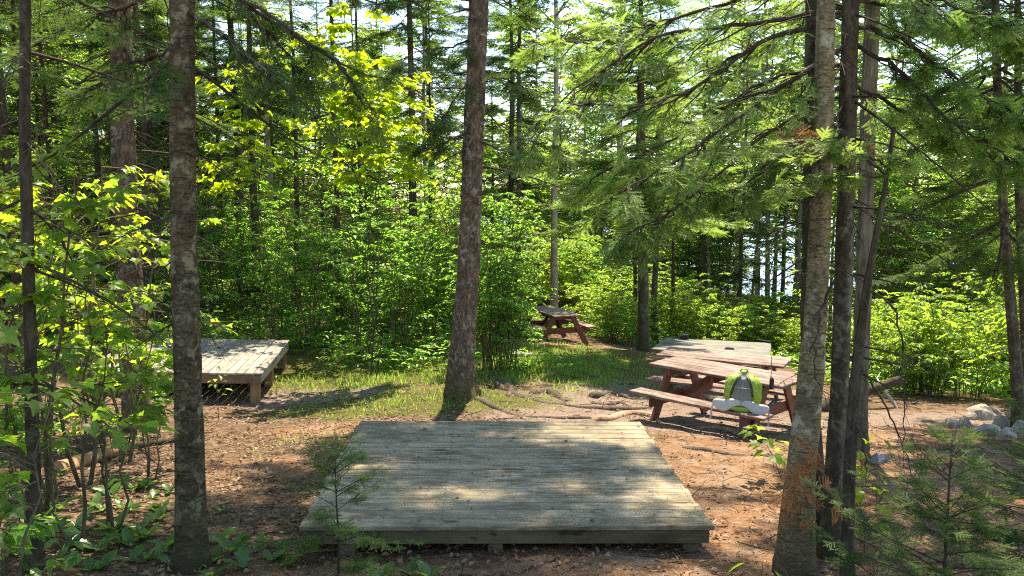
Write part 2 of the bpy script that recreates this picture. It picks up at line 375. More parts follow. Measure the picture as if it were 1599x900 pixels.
# ------------------------------------------------------------------ ground
def ground():
    xs=np.r_[-700,-400,-250,-160,-110,-80,-60,-45,-35,-28,-23,-19,-16,-14,-12.5,np.arange(-11,13.01,.11),14,15.5,17,19,22,26,32,40,50,65,85,110,160,250,400,700]
    ys=np.r_[-60,-30,-15,-8,-4,-2,0,1,1.6,np.arange(2,23.01,.11),23.5,24.2,25,26,27.5,29,31,33,36,39,43,47,52,57,62,67,73,80,87,100,140,250,400,540,580,620,680,760,900,1300,2500]
    X,Y=np.meshgrid(xs,ys); Z=gz(X.ravel(),Y.ravel())
    V=np.stack([X.ravel(),Y.ravel(),Z],1); nx,ny=len(xs),len(ys)
    i=np.arange(nx*ny).reshape(ny,nx)
    Q=np.stack([i[:-1,:-1],i[:-1,1:],i[1:,1:],i[1:,:-1]],-1).reshape(-1,4)
    mb=MB(); mb.add(V,None,Q)
    m,nt=newmat('forest floor'); N=NT(nt)
    geo=N.n('ShaderNodeNewGeometry').outputs['Position']
    nb=N.noise(geo,1.1,4,.6); nm=N.noise(geo,5,5,.6); nf=N.noise(geo,38,6,.7); nn=N.noise(geo,120,3,.7)
    vor=N.n('ShaderNodeTexVoronoi',ins={'Vector':geo,'Scale':24.,'Randomness':1.}); 
    litter=N.ramp(N.n('ShaderNodeSeparateColor',ins={0:vor.outputs['Color']}).outputs[0],[(0,(.055,.035,.02)),(.45,(.13,.08,.05)),(.8,(.22,.145,.09)),(1,(.33,.24,.17))])
    litter=N.mix(N.ramp(nf,[(.35,(0,0,0)),(.6,(.9,)*3)]),litter,(.085,.055,.035))
    need=N.ramp(nn,[(.3,(.09,.044,.023)),(.5,(.20,.106,.055)),(.72,(.31,.188,.108))])
    need=N.mix(N.ramp(nm,[(.45,(0,0,0)),(.7,(.8,)*3)]),need,(.10,.058,.036)); need=N.mix(N.ramp(N.noise(geo,2.3,6,.7),[(.5,(0,0,0)),(.62,(.6,)*3)]),need,(.27,.20,.15))
    dirt=N.ramp(nf,[(.3,(.10,.07,.055)),(.55,(.20,.15,.12)),(.75,(.31,.25,.20))])
    moss=N.ramp(nf,[(.3,(.04,.045,.012)),(.6,(.10,.10,.028)),(.8,(.20,.16,.08))])
    edge=N.math('MULTIPLY',N.math('SUBTRACT',nm,.5),.9)
    def msk(name): return N.ramp(N.math('ADD',attr(N,name),edge),[(.38,(0,0,0)),(.62,(1,1,1))])
    col=N.mix(msk('m_needle'),litter,need); col=N.mix(msk('m_dirt'),col,dirt); col=N.mix(msk('m_grass'),col,moss)
    h=N.math('ADD',nf,N.math('MULTIPLY',vor.outputs['Distance'],.6))
    N.out(N.bsdf(col,.95,N.bump(h,.9,.03),.1))
    o=mb.build('ground',m,smooth=True); tag(o,kind='structure')
    x,y=V[:,0],V[:,1]
    def blob(cx,cy,rx,ry,rot=0):
        c,s=cos(rot),sin(rot); u=((x-cx)*c+(y-cy)*s)/rx; v=(-(x-cx)*s+(y-cy)*c)/ry
        return np.clip(1.25-np.sqrt(u*u+v*v)*.75,0,1)
    grass=np.maximum.reduce([blob(-1.6,11.3,2.2,1.0),blob(.7,15.5,2.2,2.2),blob(-2.5,14.5,2.5,1.5),blob(-.6,9.0,1.1,.45),blob(.3,9.2,1.2,.25)*.85,blob(5,15,2,1)*.6,np.clip((y-300)/50,0,1)])
    needle=np.maximum.reduce([blob(2.6,6.5,1.7,3.2),blob(6,8,3.5,3.5),blob(.8,19,2,1.0),blob(0,4.4,1.9,.9),blob(-2.2,7.6,1.3,.7)*.6,blob(-2,9.5,1.4,.7)*.75])
    dirt=np.maximum.reduce([blob(1.2,10.9,1.9,1.4),blob(3.0,10.4,1.8,1.2),blob(6.3,10.8,2.0,.8),blob(-3.2,12.6,1.2,1.0)*.9,blob(3,13,2.5,1.2)])
    for n,a in (('m_grass',grass),('m_needle',needle),('m_dirt',dirt)):
        at_=o.data.attributes.new(n,'FLOAT','POINT'); at_.data.foreach_set('value',a.astype(np.float32))
    return o
ground()
def water():
    mb=MB(); mb.add([(-900,45,-7.2),(900,45,-7.2),(900,700,-7.2),(-900,700,-7.2)],None,[[0,1,2,3]])
    m,nt=newmat('lake water'); N=NT(nt); geo=N.n('ShaderNodeNewGeometry').outputs['Position']
    n=N.noise(N.scaled(geo,(1,.5,1)),.9,5,.6)
    x=N.n('ShaderNodeBsdfPrincipled',ins={'Base Color':(.07,.16,.27,1),'Roughness':.22,'IOR':1.33,'Specular IOR Level':.3})
    nt.links.new(N.bump(n,.6,.3),x.inputs['Normal']); N.out(x.outputs[0])
    tag(mb.build('lake_water',m),kind='structure')
water()

# ------------------------------------------------------------------ leaf templates
def t_ovate(fold=.12,wd=.30):
    V=np.array([(0,0,0),(wd*.8,.3,fold),(wd*.75,.62,fold*.8),(0,1,-.08),(-wd*.75,.62,fold*.8),(-wd*.8,.3,fold),(0,.45,0.)])
    return V,np.zeros((0,3),int),np.array([[0,1,2,6],[6,2,3,4],[0,6,4,5]])
def t_diamond(wd=.33):
    V=np.array([(0,0,0),(wd,.45,.1),(0,1,0),(-wd,.45,.1)]); return V,np.array([[0,1,2],[0,2,3]]),np.zeros((0,4),int)
def t_maple():
    half=[(0,0),(.22,-.06),(.40,.02),(.33,.17),(.62,.30),(.55,.42),(.36,.42),(.36,.56),(.24,.60),(.13,.78),(0,1.0)]
    R=[(x,y+.06,.26*abs(x)-.30*y*y-.25*x*x) for x,y in half]; L=[(-x,y,z) for x,y,z in R[1:-1]][::-1]
    V=np.array(R+L+[(0,.34,-.01)]); c=len(V)-1; n=c
    T=np.array([[c,i,(i+1)%n] for i in range(n)])
    return V,T,np.zeros((0,4),int)
def t_frond(seed,nl=.11,nw=.046,sp=.066,nside=6,mess=.25):
    r=np.random.default_rng(seed); seg=[(np.zeros(3),np.array([0,1.,0]),1.0)]
    for i in range(nside):
        t=.12+.7*i/nside; s=1 if i%2 else -1; a=radians(r.uniform(42,62))
        seg.append((np.array([0,t,0]),np.array([s*sin(a),cos(a),r.normal()*mess*.6]),(.62*(1-t)+.12)*r.uniform(.8,1.15)))
    V=[];T=[]
    for o,d,L in seg:
        d=d/np.linalg.norm(d); sd=np.cross(d,[0,0,1]); sd/=np.linalg.norm(sd); up=np.cross(sd,d)
        for t in np.arange(sp*.5,L,sp):
            for s in (-1,1):
                p=o+d*t; q=p+nl*r.uniform(.75,1.2)*(sd*s*.8+d*.55+up*r.uniform(-.15,.5)); k=len(V)
                V+= [p-d*nw/2,p+d*nw/2,q]; T.append([k,k+1,k+2])
        p=o+d*L; k=len(V); V+=[p-sd*nw/2,p+sd*nw/2,p+d*nl]; T.append([k,k+1,k+2])
    return np.array(V),np.array(T),np.zeros((0,4),int)
FR=[t_frond(i) for i in range(4)]
FRF=[t_frond(20+i,.095,.036,.044,7,.2) for i in range(3)]     # finer, for near trees
OV=t_ovate(); DI=t_diamond(); MA=t_maple(); HB=t_ovate(.10,.24)

# ------------------------------------------------------------------ trees
def trunk_fn(path):
    path=np.asarray(path,float); z=path[:,2]
    def f(h): return np.stack([np.interp(h,z,path[:,0]),np.interp(h,z,path[:,1]),h*1.0],-1)
    return f
def trunk_mesh(mb, path, rad, k=14, rough=.06, flare=.5, seed=0, fh=.45, step=.22, ridge=0.):
    """rounded trunk with uneven girth and root swellings at its foot"""
    r=np.random.default_rng(seed); path=np.asarray(path,float); rad=np.asarray(rad,float)
    L=np.r_[0,np.cumsum(np.linalg.norm(np.diff(path,axis=0),axis=1))]; n=max(10,int(L[-1]/step)); s=np.r_[0,.04,.10,.18,.28,np.linspace(.42,L[-1],n)] if step>.1 else np.linspace(0,L[-1],n+5)
    p=np.stack([np.interp(s,L,path[:,i]) for i in range(3)],1); rr=np.interp(s,L,rad)
    for _ in range(3 if step>.1 else 12): p[3:-1]=(p[2:-2]+2*p[3:-1]+p[4:])/4 if len(p)>6 else p[3:-1]
    th=np.arange(k)/k*2*pi; ph=r.uniform(0,6.28,4)
    wob=1+rough*(np.sin(3*th[None]+ph[0]+s[:,None]*1.3)+.7*np.sin(5*th[None]+ph[1]-s[:,None]*2.1)+.6*np.sin(2*th[None]+ph[2]+s[:,None]*.7))+r.normal(0,rough*.35,(len(s),k))*(ridge==0)
    if ridge:
        w=r.normal(0,1,(len(s),k)); w=(w+np.roll(w,1,0)*.9+np.roll(w,2,0)*.8+np.roll(w,3,0)*.5)/1.7; w=.6*w+.4*np.roll(w,1,1); w2=r.normal(0,1,(len(s),k))
        for _ in range(5): w2=(w2+np.roll(w2,1,0)+np.roll(w2,-1,0)+np.roll(w2,1,1)+np.roll(w2,-1,1))/5
        wob=wob+ridge*(np.clip(w,-1.2,1.2)+4*w2)
    fl=1+flare*np.exp(-s[:,None]/fh*2.4)*(.55+.65*np.maximum(0,np.sin(2.5*th[None]+ph[3]))**1.5+.3*np.maximum(0,np.sin(4*th[None]+ph[1])))
    R=rr[:,None]*wob*fl
    V=np.stack([p[:,0:1]+R*np.cos(th),p[:,1:2]+R*np.sin(th),np.repeat(p[:,2:3],k,1)],-1)
    V[0,:,2]-=.15
    i=np.arange(len(s)*k).reshape(len(s),k); a=i[:-1]; b=np.roll(a,-1,1); c=np.roll(i[1:],-1,1); d=i[1:]
    mb.add(V.reshape(-1,3),None,np.stack([a,b,c,d],-1).reshape(-1,4))

def conifer(wood, leaf, tf, H, cb, bl, nb, seed, etop=45, ebot=-18, dens=7, fl=.40, tms=FR, prof=None, sag=.14, az=None, thick=1., tmin=.22, leafy=1.0):
    r=np.random.default_rng(seed)
    u=np.sort(r.random(nb)); hs=cb+(H-cb)*u**.95*.985; t=(hs-cb)/(H-cb)
    pr=np.interp(t,[0,.12,.35,1],[.65,1,.88,.07]) if prof is None else np.interp(t,*prof)
    L=bl*pr*r.uniform(.6,1.15,nb); A=(np.arange(nb)*2.39996+r.uniform(0,.9,nb)) if az is None else r.uniform(az[0],az[1],nb)
    e=np.radians(np.interp(t,[0,1],[ebot,etop])+r.normal(0,7,nb))
    s=np.linspace(0,1,7)[None]; side=r.normal(0,.07,nb)[:,None]*np.sin(s*3)
    hor=L[:,None]*s*np.cos(e)[:,None]; lat=L[:,None]*side
    z=L[:,None]*(s*np.sin(e)[:,None]-sag*s**1.6*1.4+sag*1.1*s**3.5)+hs[:,None]
    base=tf(hs); ca,sa=np.cos(A)[:,None],np.sin(A)[:,None]
    Pth=np.stack([base[:,0:1]+hor*ca-lat*sa, base[:,1:2]+hor*sa+lat*ca, z],-1)
    tubes(wood,Pth,thick*(.005+.0075*L)[:,None]*(1-.85*s),4)
    m=np.maximum(3,(L*dens*2*leafy).astype(int)); bi=np.repeat(np.arange(nb),m); n=len(bi)
    tt=tmin+(1-tmin)*r.random(n)**.85; f=tt*6; k=np.minimum(f.astype(int),5); fr=(f-k)[:,None]
    O=Pth[bi,k]*(1-fr)+Pth[bi,k+1]*fr; tan_=unit(Pth[bi,k+1]-Pth[bi,k])
    sgn=np.where(r.random(n)<.5,-1,1)[:,None]; sd=unit(np.cross(tan_,[0,0,1]))*sgn
    a=np.radians(r.uniform(28,66,n))*np.where(tt>.9,.4,1)
    D=tan_*np.cos(a)[:,None]+sd*np.sin(a)[:,None]; D[:,2]+=r.uniform(-.42,.08,n)
    U=np.array([0,0,1.])[None]+r.normal(0,.28,(n,3))
    S=fl*(.5+.65*(1-tt))*r.uniform(.7,1.2,n)*np.clip(L[bi]/1.1,.45,1.15)
    ti=r.integers(0,len(tms),n); vv=np.clip(.35*tt+.65*r.random(n),0,1)
    for q,tm in enumerate(tms):
        w_=ti==q; scatter(leaf,tm,O[w_],D[w_],U[w_],S[w_],vv[w_])

def dead_whorl(wood, tf, h0, h1, n, bl, seed, r0=.008, az=None, droop=-12):
    """bare side branches with their broken twigs"""
    r=np.random.default_rng(seed); h=r.uniform(h0,h1,n); A=r.uniform(0,6.28,n) if az is None else r.uniform(az[0],az[1],n)
    L=bl*r.uniform(.35,1.1,n); e=np.radians(r.normal(droop,12,n)); s=np.linspace(0,1,6)[None]
    base=tf(h); cv=r.normal(0,.18,n)[:,None]*s**2
    P_=np.stack([base[:,0:1]+L[:,None]*(s*np.cos(A)[:,None]-cv*np.sin(A)[:,None]),base[:,1:2]+L[:,None]*(s*np.sin(A)[:,None]+cv*np.cos(A)[:,None]),
        h[:,None]+L[:,None]*(s*np.sin(e)[:,None]-.18*s**2)],-1)
    tubes(wood,P_,r0*(.5+L[:,None])*(1-.75*s),4)
    m=6; bi=np.repeat(np.arange(n),m); q=len(bi); k=r.integers(1,5,q); O=P_[bi,k]; T=unit(P_[bi,k+1]-P_[bi,k])
    sd=unit(np.cross(T,[0,0,1]))*np.where(r.random(q)<.5,-1,1)[:,None]
    D=unit(T*.7+sd*.7+np.stack([r.normal(0,.2,q),r.normal(0,.2,q),r.uniform(-.7,.1,q)],1)); l=(.25*L[bi]*r.uniform(.4,1.3,q))[:,None,None]
    s4=np.linspace(0,1,4)[None,:,None]; P2=O[:,None]+D[:,None]*l*s4; P2[...,2]-=(.25*l*s4**2)[...,0]
    tubes(wood,P2,np.repeat([[.0035,.003,.002,.001]],q,0)*(r0/.008),3)

def broadleaf(wood, leaf, H, nst, lean, nb, bl, nt_, nl, size, tm, c0, seed, r0=None, el=(5,45), flat=.3, spread0=.06, tf=None, stem_k=6, petiole=.3, leafdroop=.35, az=None):
    """stems > side branches > twigs > leaves; returns nothing, fills wood and leaf"""
    r=np.random.default_rng(seed); r0=r0 or .007*H
    s=np.linspace(0,1,8)
    if tf is None:
        A=np.arange(nst)/nst*6.28+r.uniform(0,1.2,nst); hh=H*r.uniform(.7,1.0,nst)
        ln=lean*r.uniform(.3,1.2,nst)
        st=np.stack([np.cos(A)[:,None]*(spread0+ln[:,None]*s**1.4*H)+r.normal(0,.012*H,(nst,8))*(s>0),
                     np.sin(A)[:,None]*(spread0+ln[:,None]*s**1.4*H)+r.normal(0,.012*H,(nst,8))*(s>0), hh[:,None]*s[None]],-1)
        tubes(wood,st,r0*hh[:,None]/H*(1-.8*s[None]),stem_k)
    else:
        nst=1; hz=np.linspace(0,H,8); st=tf(hz)[None]
    si=r.integers(0,nst,nb); t=c0+(1-c0)*r.random(nb)**.9; f=t*7; k=np.minimum(f.astype(int),6); fr=(f-k)[:,None]
    O=st[si,k]*(1-fr)+st[si,k+1]*fr
    A=r.uniform(0,6.28,nb) if az is None else r.uniform(az[0],az[1],nb)
    e=np.radians(r.uniform(*el,nb)); L=bl*(1.15-.65*t)*r.uniform(.55,1.15,nb); s6=np.linspace(0,1,6)[None]
    D=np.stack([np.cos(A)*np.cos(e),np.sin(A)*np.cos(e),np.sin(e)],1)
    B=O[:,None]+D[:,None]*(L[:,None]*s6)[...,None]; B[...,2]-=.22*L[:,None]*s6**2; B[...,:2]+=r.normal(0,.02,(nb,6,2))*L[:,None,None]*(s6>0)[...,None]
    tubes(wood,B,r0*.38*(1-.8*s6)*np.ones((nb,1)),4)
    bi=np.repeat(np.arange(nb),nt_); n=len(bi); tt=.3+.7*r.random(n); f=tt*5; k=np.minimum(f.astype(int),4); fr=(f-k)[:,None]
    O=B[bi,k]*(1-fr)+B[bi,k+1]*fr; T=unit(B[bi,k+1]-B[bi,k]); a=np.radians(r.uniform(-65,65,n))
    sd=unit(np.cross(T,[0,0,1])); D=T*np.cos(a)[:,None]+sd*np.sin(a)[:,None]; D[:,2]=D[:,2]*.5+r.normal(0,.18,n); D=unit(D)
    l=.42*L[bi]*r.uniform(.4,1.1,n); s4=np.linspace(0,1,4)[None]
    W=O[:,None]+D[:,None]*(l[:,None]*s4)[...,None]; W[...,2]-=.15*l[:,None]*s4**2
    tubes(wood,W,r0*.14*(1-.7*s4)*np.ones((n,1)),3)
    wi=np.repeat(np.arange(n),nl); q=len(wi); tt=.15+.85*r.random(q); f=tt*3; k=np.minimum(f.astype(int),2); fr=(f-k)[:,None]
    O=W[wi,k]*(1-fr)+W[wi,k+1]*fr; sg=np.where(r.random(q)<.5,-1,1)[:,None]
    sd=unit(np.cross(D[wi],[0,0,1]))*sg; dd=unit(D[wi]*r.uniform(.1,1,q)[:,None]+sd*r.uniform(.2,1,q)[:,None])
    pet=size*petiole*r.uniform(.4,1.4,q)[:,None]
    O2=O+dd*pet; O2[:,2]+=.2*pet[:,0]
    if petiole>.4: tubes(wood,np.stack([O,(O+O2)/2,O2],1),np.full((q,3),.0012),3)
    dd[:,2]-=r.uniform(0,2*leafdroop,q); U=np.array([0,0,1.])[None]+r.normal(0,flat,(q,3))
    scatter(leaf,tm,O2,dd,U,size*r.uniform(.42,1.28,q))
# ------------------------------------------------------------------ tent platforms
def platform(name, label, group, loc, rz, W, L, nb, axis, mats, posts, rim_h, seed, tilt=(0,0), over=.02, bt=.035):
    """boards along axis on a rim of joists and short posts; local origin = middle of the deck top"""
    r=np.random.default_rng(seed); root=thing(name,label,'platform',loc,rz,group)
    root.rotation_euler=(tilt[0],tilt[1],rz)
    mb=MB(); span=L if axis==0 else W; ln=W if axis==0 else L; bw=span/nb
    for i in range(nb):
        c=-span/2+bw*(i+.5); e1,e2=r.uniform(-.012,.012,2); zz=r.normal(0,.0018)
        cut=r.uniform(-.25,.25)*ln if r.random()<.0 else None
        parts=[(-ln/2+e1,ln/2+e2)] if cut is None else [(-ln/2+e1,cut-.0025),(cut+.0025,ln/2+e2)]
        for a,b in parts:
            s=(b-a,bw-.007,bt) if axis==0 else (bw-.007,b-a,bt)
            cc=((a+b)/2,c,-bt/2+zz) if axis==0 else (c,(a+b)/2,-bt/2+zz)
            ro=r.normal(0,.0012); R=np.array([[1,-ro,0],[ro,1,0],[0,0,1]])
            box(mb,cc,s,R,r.random(),bev=.005)
    nh=MB()
    for i in range(nb):
        for e in np.linspace(-.5,.5,4)*.97:
            for q in (-.3,.3):
                c=-span/2+bw*(i+.5+q); x_,y_=(e*ln,c) if axis==0 else (c,e*ln); th=np.arange(7)/7*2*pi; nh.add(np.r_[np.c_[x_+.0055*np.cos(th),y_+.0055*np.sin(th),np.full(7,.0052)],[[x_,y_,.0056]]],[[j,(j+1)%7,7] for j in range(7)])
    merge(mb,nh,1); mb.build('deck_boards',[mats[0],M['nail']],root)
    zc=-bt-rim_h/2-.002; t=.038
    for nm,c,s,m in (('rim_board',(0,-L/2+over+t/2,zc),(W-2*over,t,rim_h),mats[1]),('rim_board',(0,L/2-over-t/2,zc),(W-2*over,t,rim_h),mats[1]),
                     ('rim_board',(-W/2+over+t/2,0,zc),(t,L-2*over-2*t-.004,rim_h),mats[2]),('rim_board',(W/2-over-t/2,0,zc),(t,L-2*over-2*t-.004,rim_h),mats[2])):
        b=MB(); box(b,c,s,None,r.random()); b.build(nm,m,root)
    for k in range(3):
        b=MB(); box(b,(0,-L/2+L*(k+1)/4,zc),(W-2*over-2*t-.01,t,rim_h-.006),None,r.random()); b.build('joist',mats[3],root)
    for px,py,w in posts:
        wx=loc[0]+cos(rz)*px-sin(rz)*py; wy=loc[1]+sin(rz)*px+cos(rz)*py
        bot=G(wx,wy)-loc[2]-.07-(tilt[0]*py-tilt[1]*px); top=-bt-.005 if w>.12 else -bt-rim_h-.003
        b=MB(); box(b,(px,py,(top+bot)/2),(w,w,top-bot),None,r.random(),bev=.006); b.build('leg',mats[3],root)
    return root
GP='wooden tent platforms of the campsite'
W1,L1=2.75,2.526
platform('tent_platform','low weathered tent platform nearest the camera with long grey boards and dappled sun',GP,(-.068,6.288,-.5337),.0335,W1,L1,18,0,
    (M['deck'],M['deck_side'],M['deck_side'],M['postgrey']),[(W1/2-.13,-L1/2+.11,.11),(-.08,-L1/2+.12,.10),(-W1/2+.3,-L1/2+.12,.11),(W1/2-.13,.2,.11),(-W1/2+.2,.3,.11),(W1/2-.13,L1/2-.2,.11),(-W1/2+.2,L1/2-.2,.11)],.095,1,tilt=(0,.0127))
W2=L2=2.75
platform('tent_platform','raised tent platform on tall brown square legs behind the slim fir trunk',GP,(-5.469,13.425,-1.0),.119,W2,L2,20,1,
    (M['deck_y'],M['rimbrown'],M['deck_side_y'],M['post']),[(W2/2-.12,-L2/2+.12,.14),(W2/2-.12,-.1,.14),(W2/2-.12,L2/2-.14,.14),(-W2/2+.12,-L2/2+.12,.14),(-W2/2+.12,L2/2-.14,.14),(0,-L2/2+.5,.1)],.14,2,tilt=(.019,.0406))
W3=L3=2.75
D3=platform('tent_platform','greenish grey tent platform beyond the two picnic tables, backed by bright bushes',GP,(5.118,19.736,-2.02),-.321,W3,L3,19,0,
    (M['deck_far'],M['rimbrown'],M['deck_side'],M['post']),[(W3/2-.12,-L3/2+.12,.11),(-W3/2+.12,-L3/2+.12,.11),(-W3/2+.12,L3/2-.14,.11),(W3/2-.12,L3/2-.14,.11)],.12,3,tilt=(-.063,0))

# ------------------------------------------------------------------ picnic tables
def picnic_table(label, loc, rz, LT, k, seed):
    r=np.random.default_rng(seed); root=thing('picnic_table',label,'picnic table',loc,rz,'red stained picnic tables')
    mb=MB(); n=5; tw=.74*k; bw=tw/n; H=.74*k
    for i in range(n):
        e=r.uniform(-.01,.01,2); box(mb,((e[0]+e[1])/2,-tw/2+bw*(i+.5),H-.02+r.normal(0,.0015)),(2*LT+e[1]-e[0],bw-.007,.038),None,r.random(),bev=.006)
    mb.build('tabletop',M['red_top'],root)
    for s in (-1,1):
        b=MB(); hb=.43*k
        for j,q in enumerate((-.066,.066)):
            box(b,(0,s*.665*k+q*k,hb-.02),(2*LT-.01*j,.126*k,.038),None,r.random(),bev=.006)
        b.build('bench',M['red_top'],root)
    for e in (-1,1):
        u=e*(LT-.27)
        for s in (-1,1):
            b=MB(); beam(b,(u,s*.66*k,-.10),(u,s*.235*k,H-.042),.135,.04,(1,0,0),r.random()); b.build('leg',M['red'],root)
        b=MB(); box(b,(u-e*.042,0,.43*k-.04-.072),(.04,1.50*k,.142),None,r.random()); b.build('seat_support',M['red'],root)
        b=MB(); box(b,(u-e*.042,0,H-.042-.05),(.04,.68*k,.095),None,r.random()); b.build('top_cleat',M['red'],root)
        b=MB(); beam(b,(u-e*.075,0,.43*k-.14),(e*.10,0,H-.05),.09,.04,(0,1,0),r.random()); b.build('brace',M['red'],root)
    b=MB(); box(b,(0,0,H-.042-.045),(.04,.66*k,.085),None,r.random()); b.build('top_cleat',M['red'],root)
    return root
T1=(2.80,10.16,-1.318); T1A=-.80
picnic_table('nearer red picnic table carrying a green and white backpack on its bench',T1,T1A,.97,1.0,5)
T2=(3.47,12.75,-1.68)
picnic_table('red picnic table between the backpack table and the grey platform, mostly hidden',T2,-.50,1.02,1.05,6)
T3=(1.03,20.0,-1.89)
picnic_table('red picnic table standing alone at the end of the grassy path',T3,-1.22,.96,1.0,7)

# ------------------------------------------------------------------ backpack and things on the tables
M['pack_green']=plain('lime green nylon',(.20,.32,.025),.55,13,.4,1.)
M['pack_grey']=plain('grey mesh padding',(.20,.20,.19),.9,220,.5,.6)
M['pack_white']=plain('pale grey belt padding',(.38,.38,.38),.85,16,.3,1.)
M['pack_dark']=plain('charcoal nylon',(.035,.037,.04),.6,60,.3)
M['strapgrey']=plain('grey webbing',(.30,.30,.28),.8,200,.3)
M['black']=plain('black plastic',(.012,.012,.013),.4,60,.3)
def loft(mb, rings, mi=0, cap=True, var=.5):
    rings=np.asarray(rings,float); n,k,_=rings.shape; i=np.arange(n*k).reshape(n,k); a=i[:-1]; b=np.roll(a,-1,1); c=np.roll(i[1:],-1,1); d=i[1:]
    Q=np.stack([a,b,c,d],-1).reshape(-1,4); V=rings.reshape(-1,3); T=None
    if cap:
        V=np.r_[V,[rings[0].mean(0)],[rings[-1].mean(0)]]; T=np.array([[n*k,(j+1)%k,j] for j in range(k)]+[[n*k+1,(n-1)*k+j,(n-1)*k+(j+1)%k] for j in range(k)])
    mb.add(V,T,Q,var,mi)
def sup(k,w,d,p=.55):
    th=np.arange(k)/k*2*pi; c,s=np.cos(th),np.sin(th); return np.stack([w/2*np.sign(c)*np.abs(c)**p,d/2*np.sign(s)*np.abs(s)**p],1)
def ribbon(mb, path, w, t, nrm, mi=0):
    p=np.asarray(path,float); T=unit(np.gradient(p,axis=0)); N_=np.asarray(nrm,float); N_=np.broadcast_to(N_,p.shape); S=unit(np.cross(T,N_)); N2=unit(np.cross(S,T))
    w=np.broadcast_to(w,len(p))[:,None]; q=[(1,.6),(.7,1),(-.7,1),(-1,.6),(-1,-.6),(-.7,-1),(.7,-1),(1,-.6)]
    loft(mb,np.stack([p+S*w/2*a+N2*t/2*b for a,b in q],1)[:, ::-1],mi)
def smooth_path(pts,n=14):
    pts=np.asarray(pts,float); 
    d=np.r_[0,np.cumsum(np.linalg.norm(np.diff(pts,axis=0),axis=1))]; s=np.linspace(0,d[-1],n)
    q=np.stack([np.interp(s,d,pts[:,i]) for i in range(pts.shape[1])],1)
    for _ in range(2): q[1:-1]=(q[:-2]+2*q[1:-1]+q[2:])/4
    return q
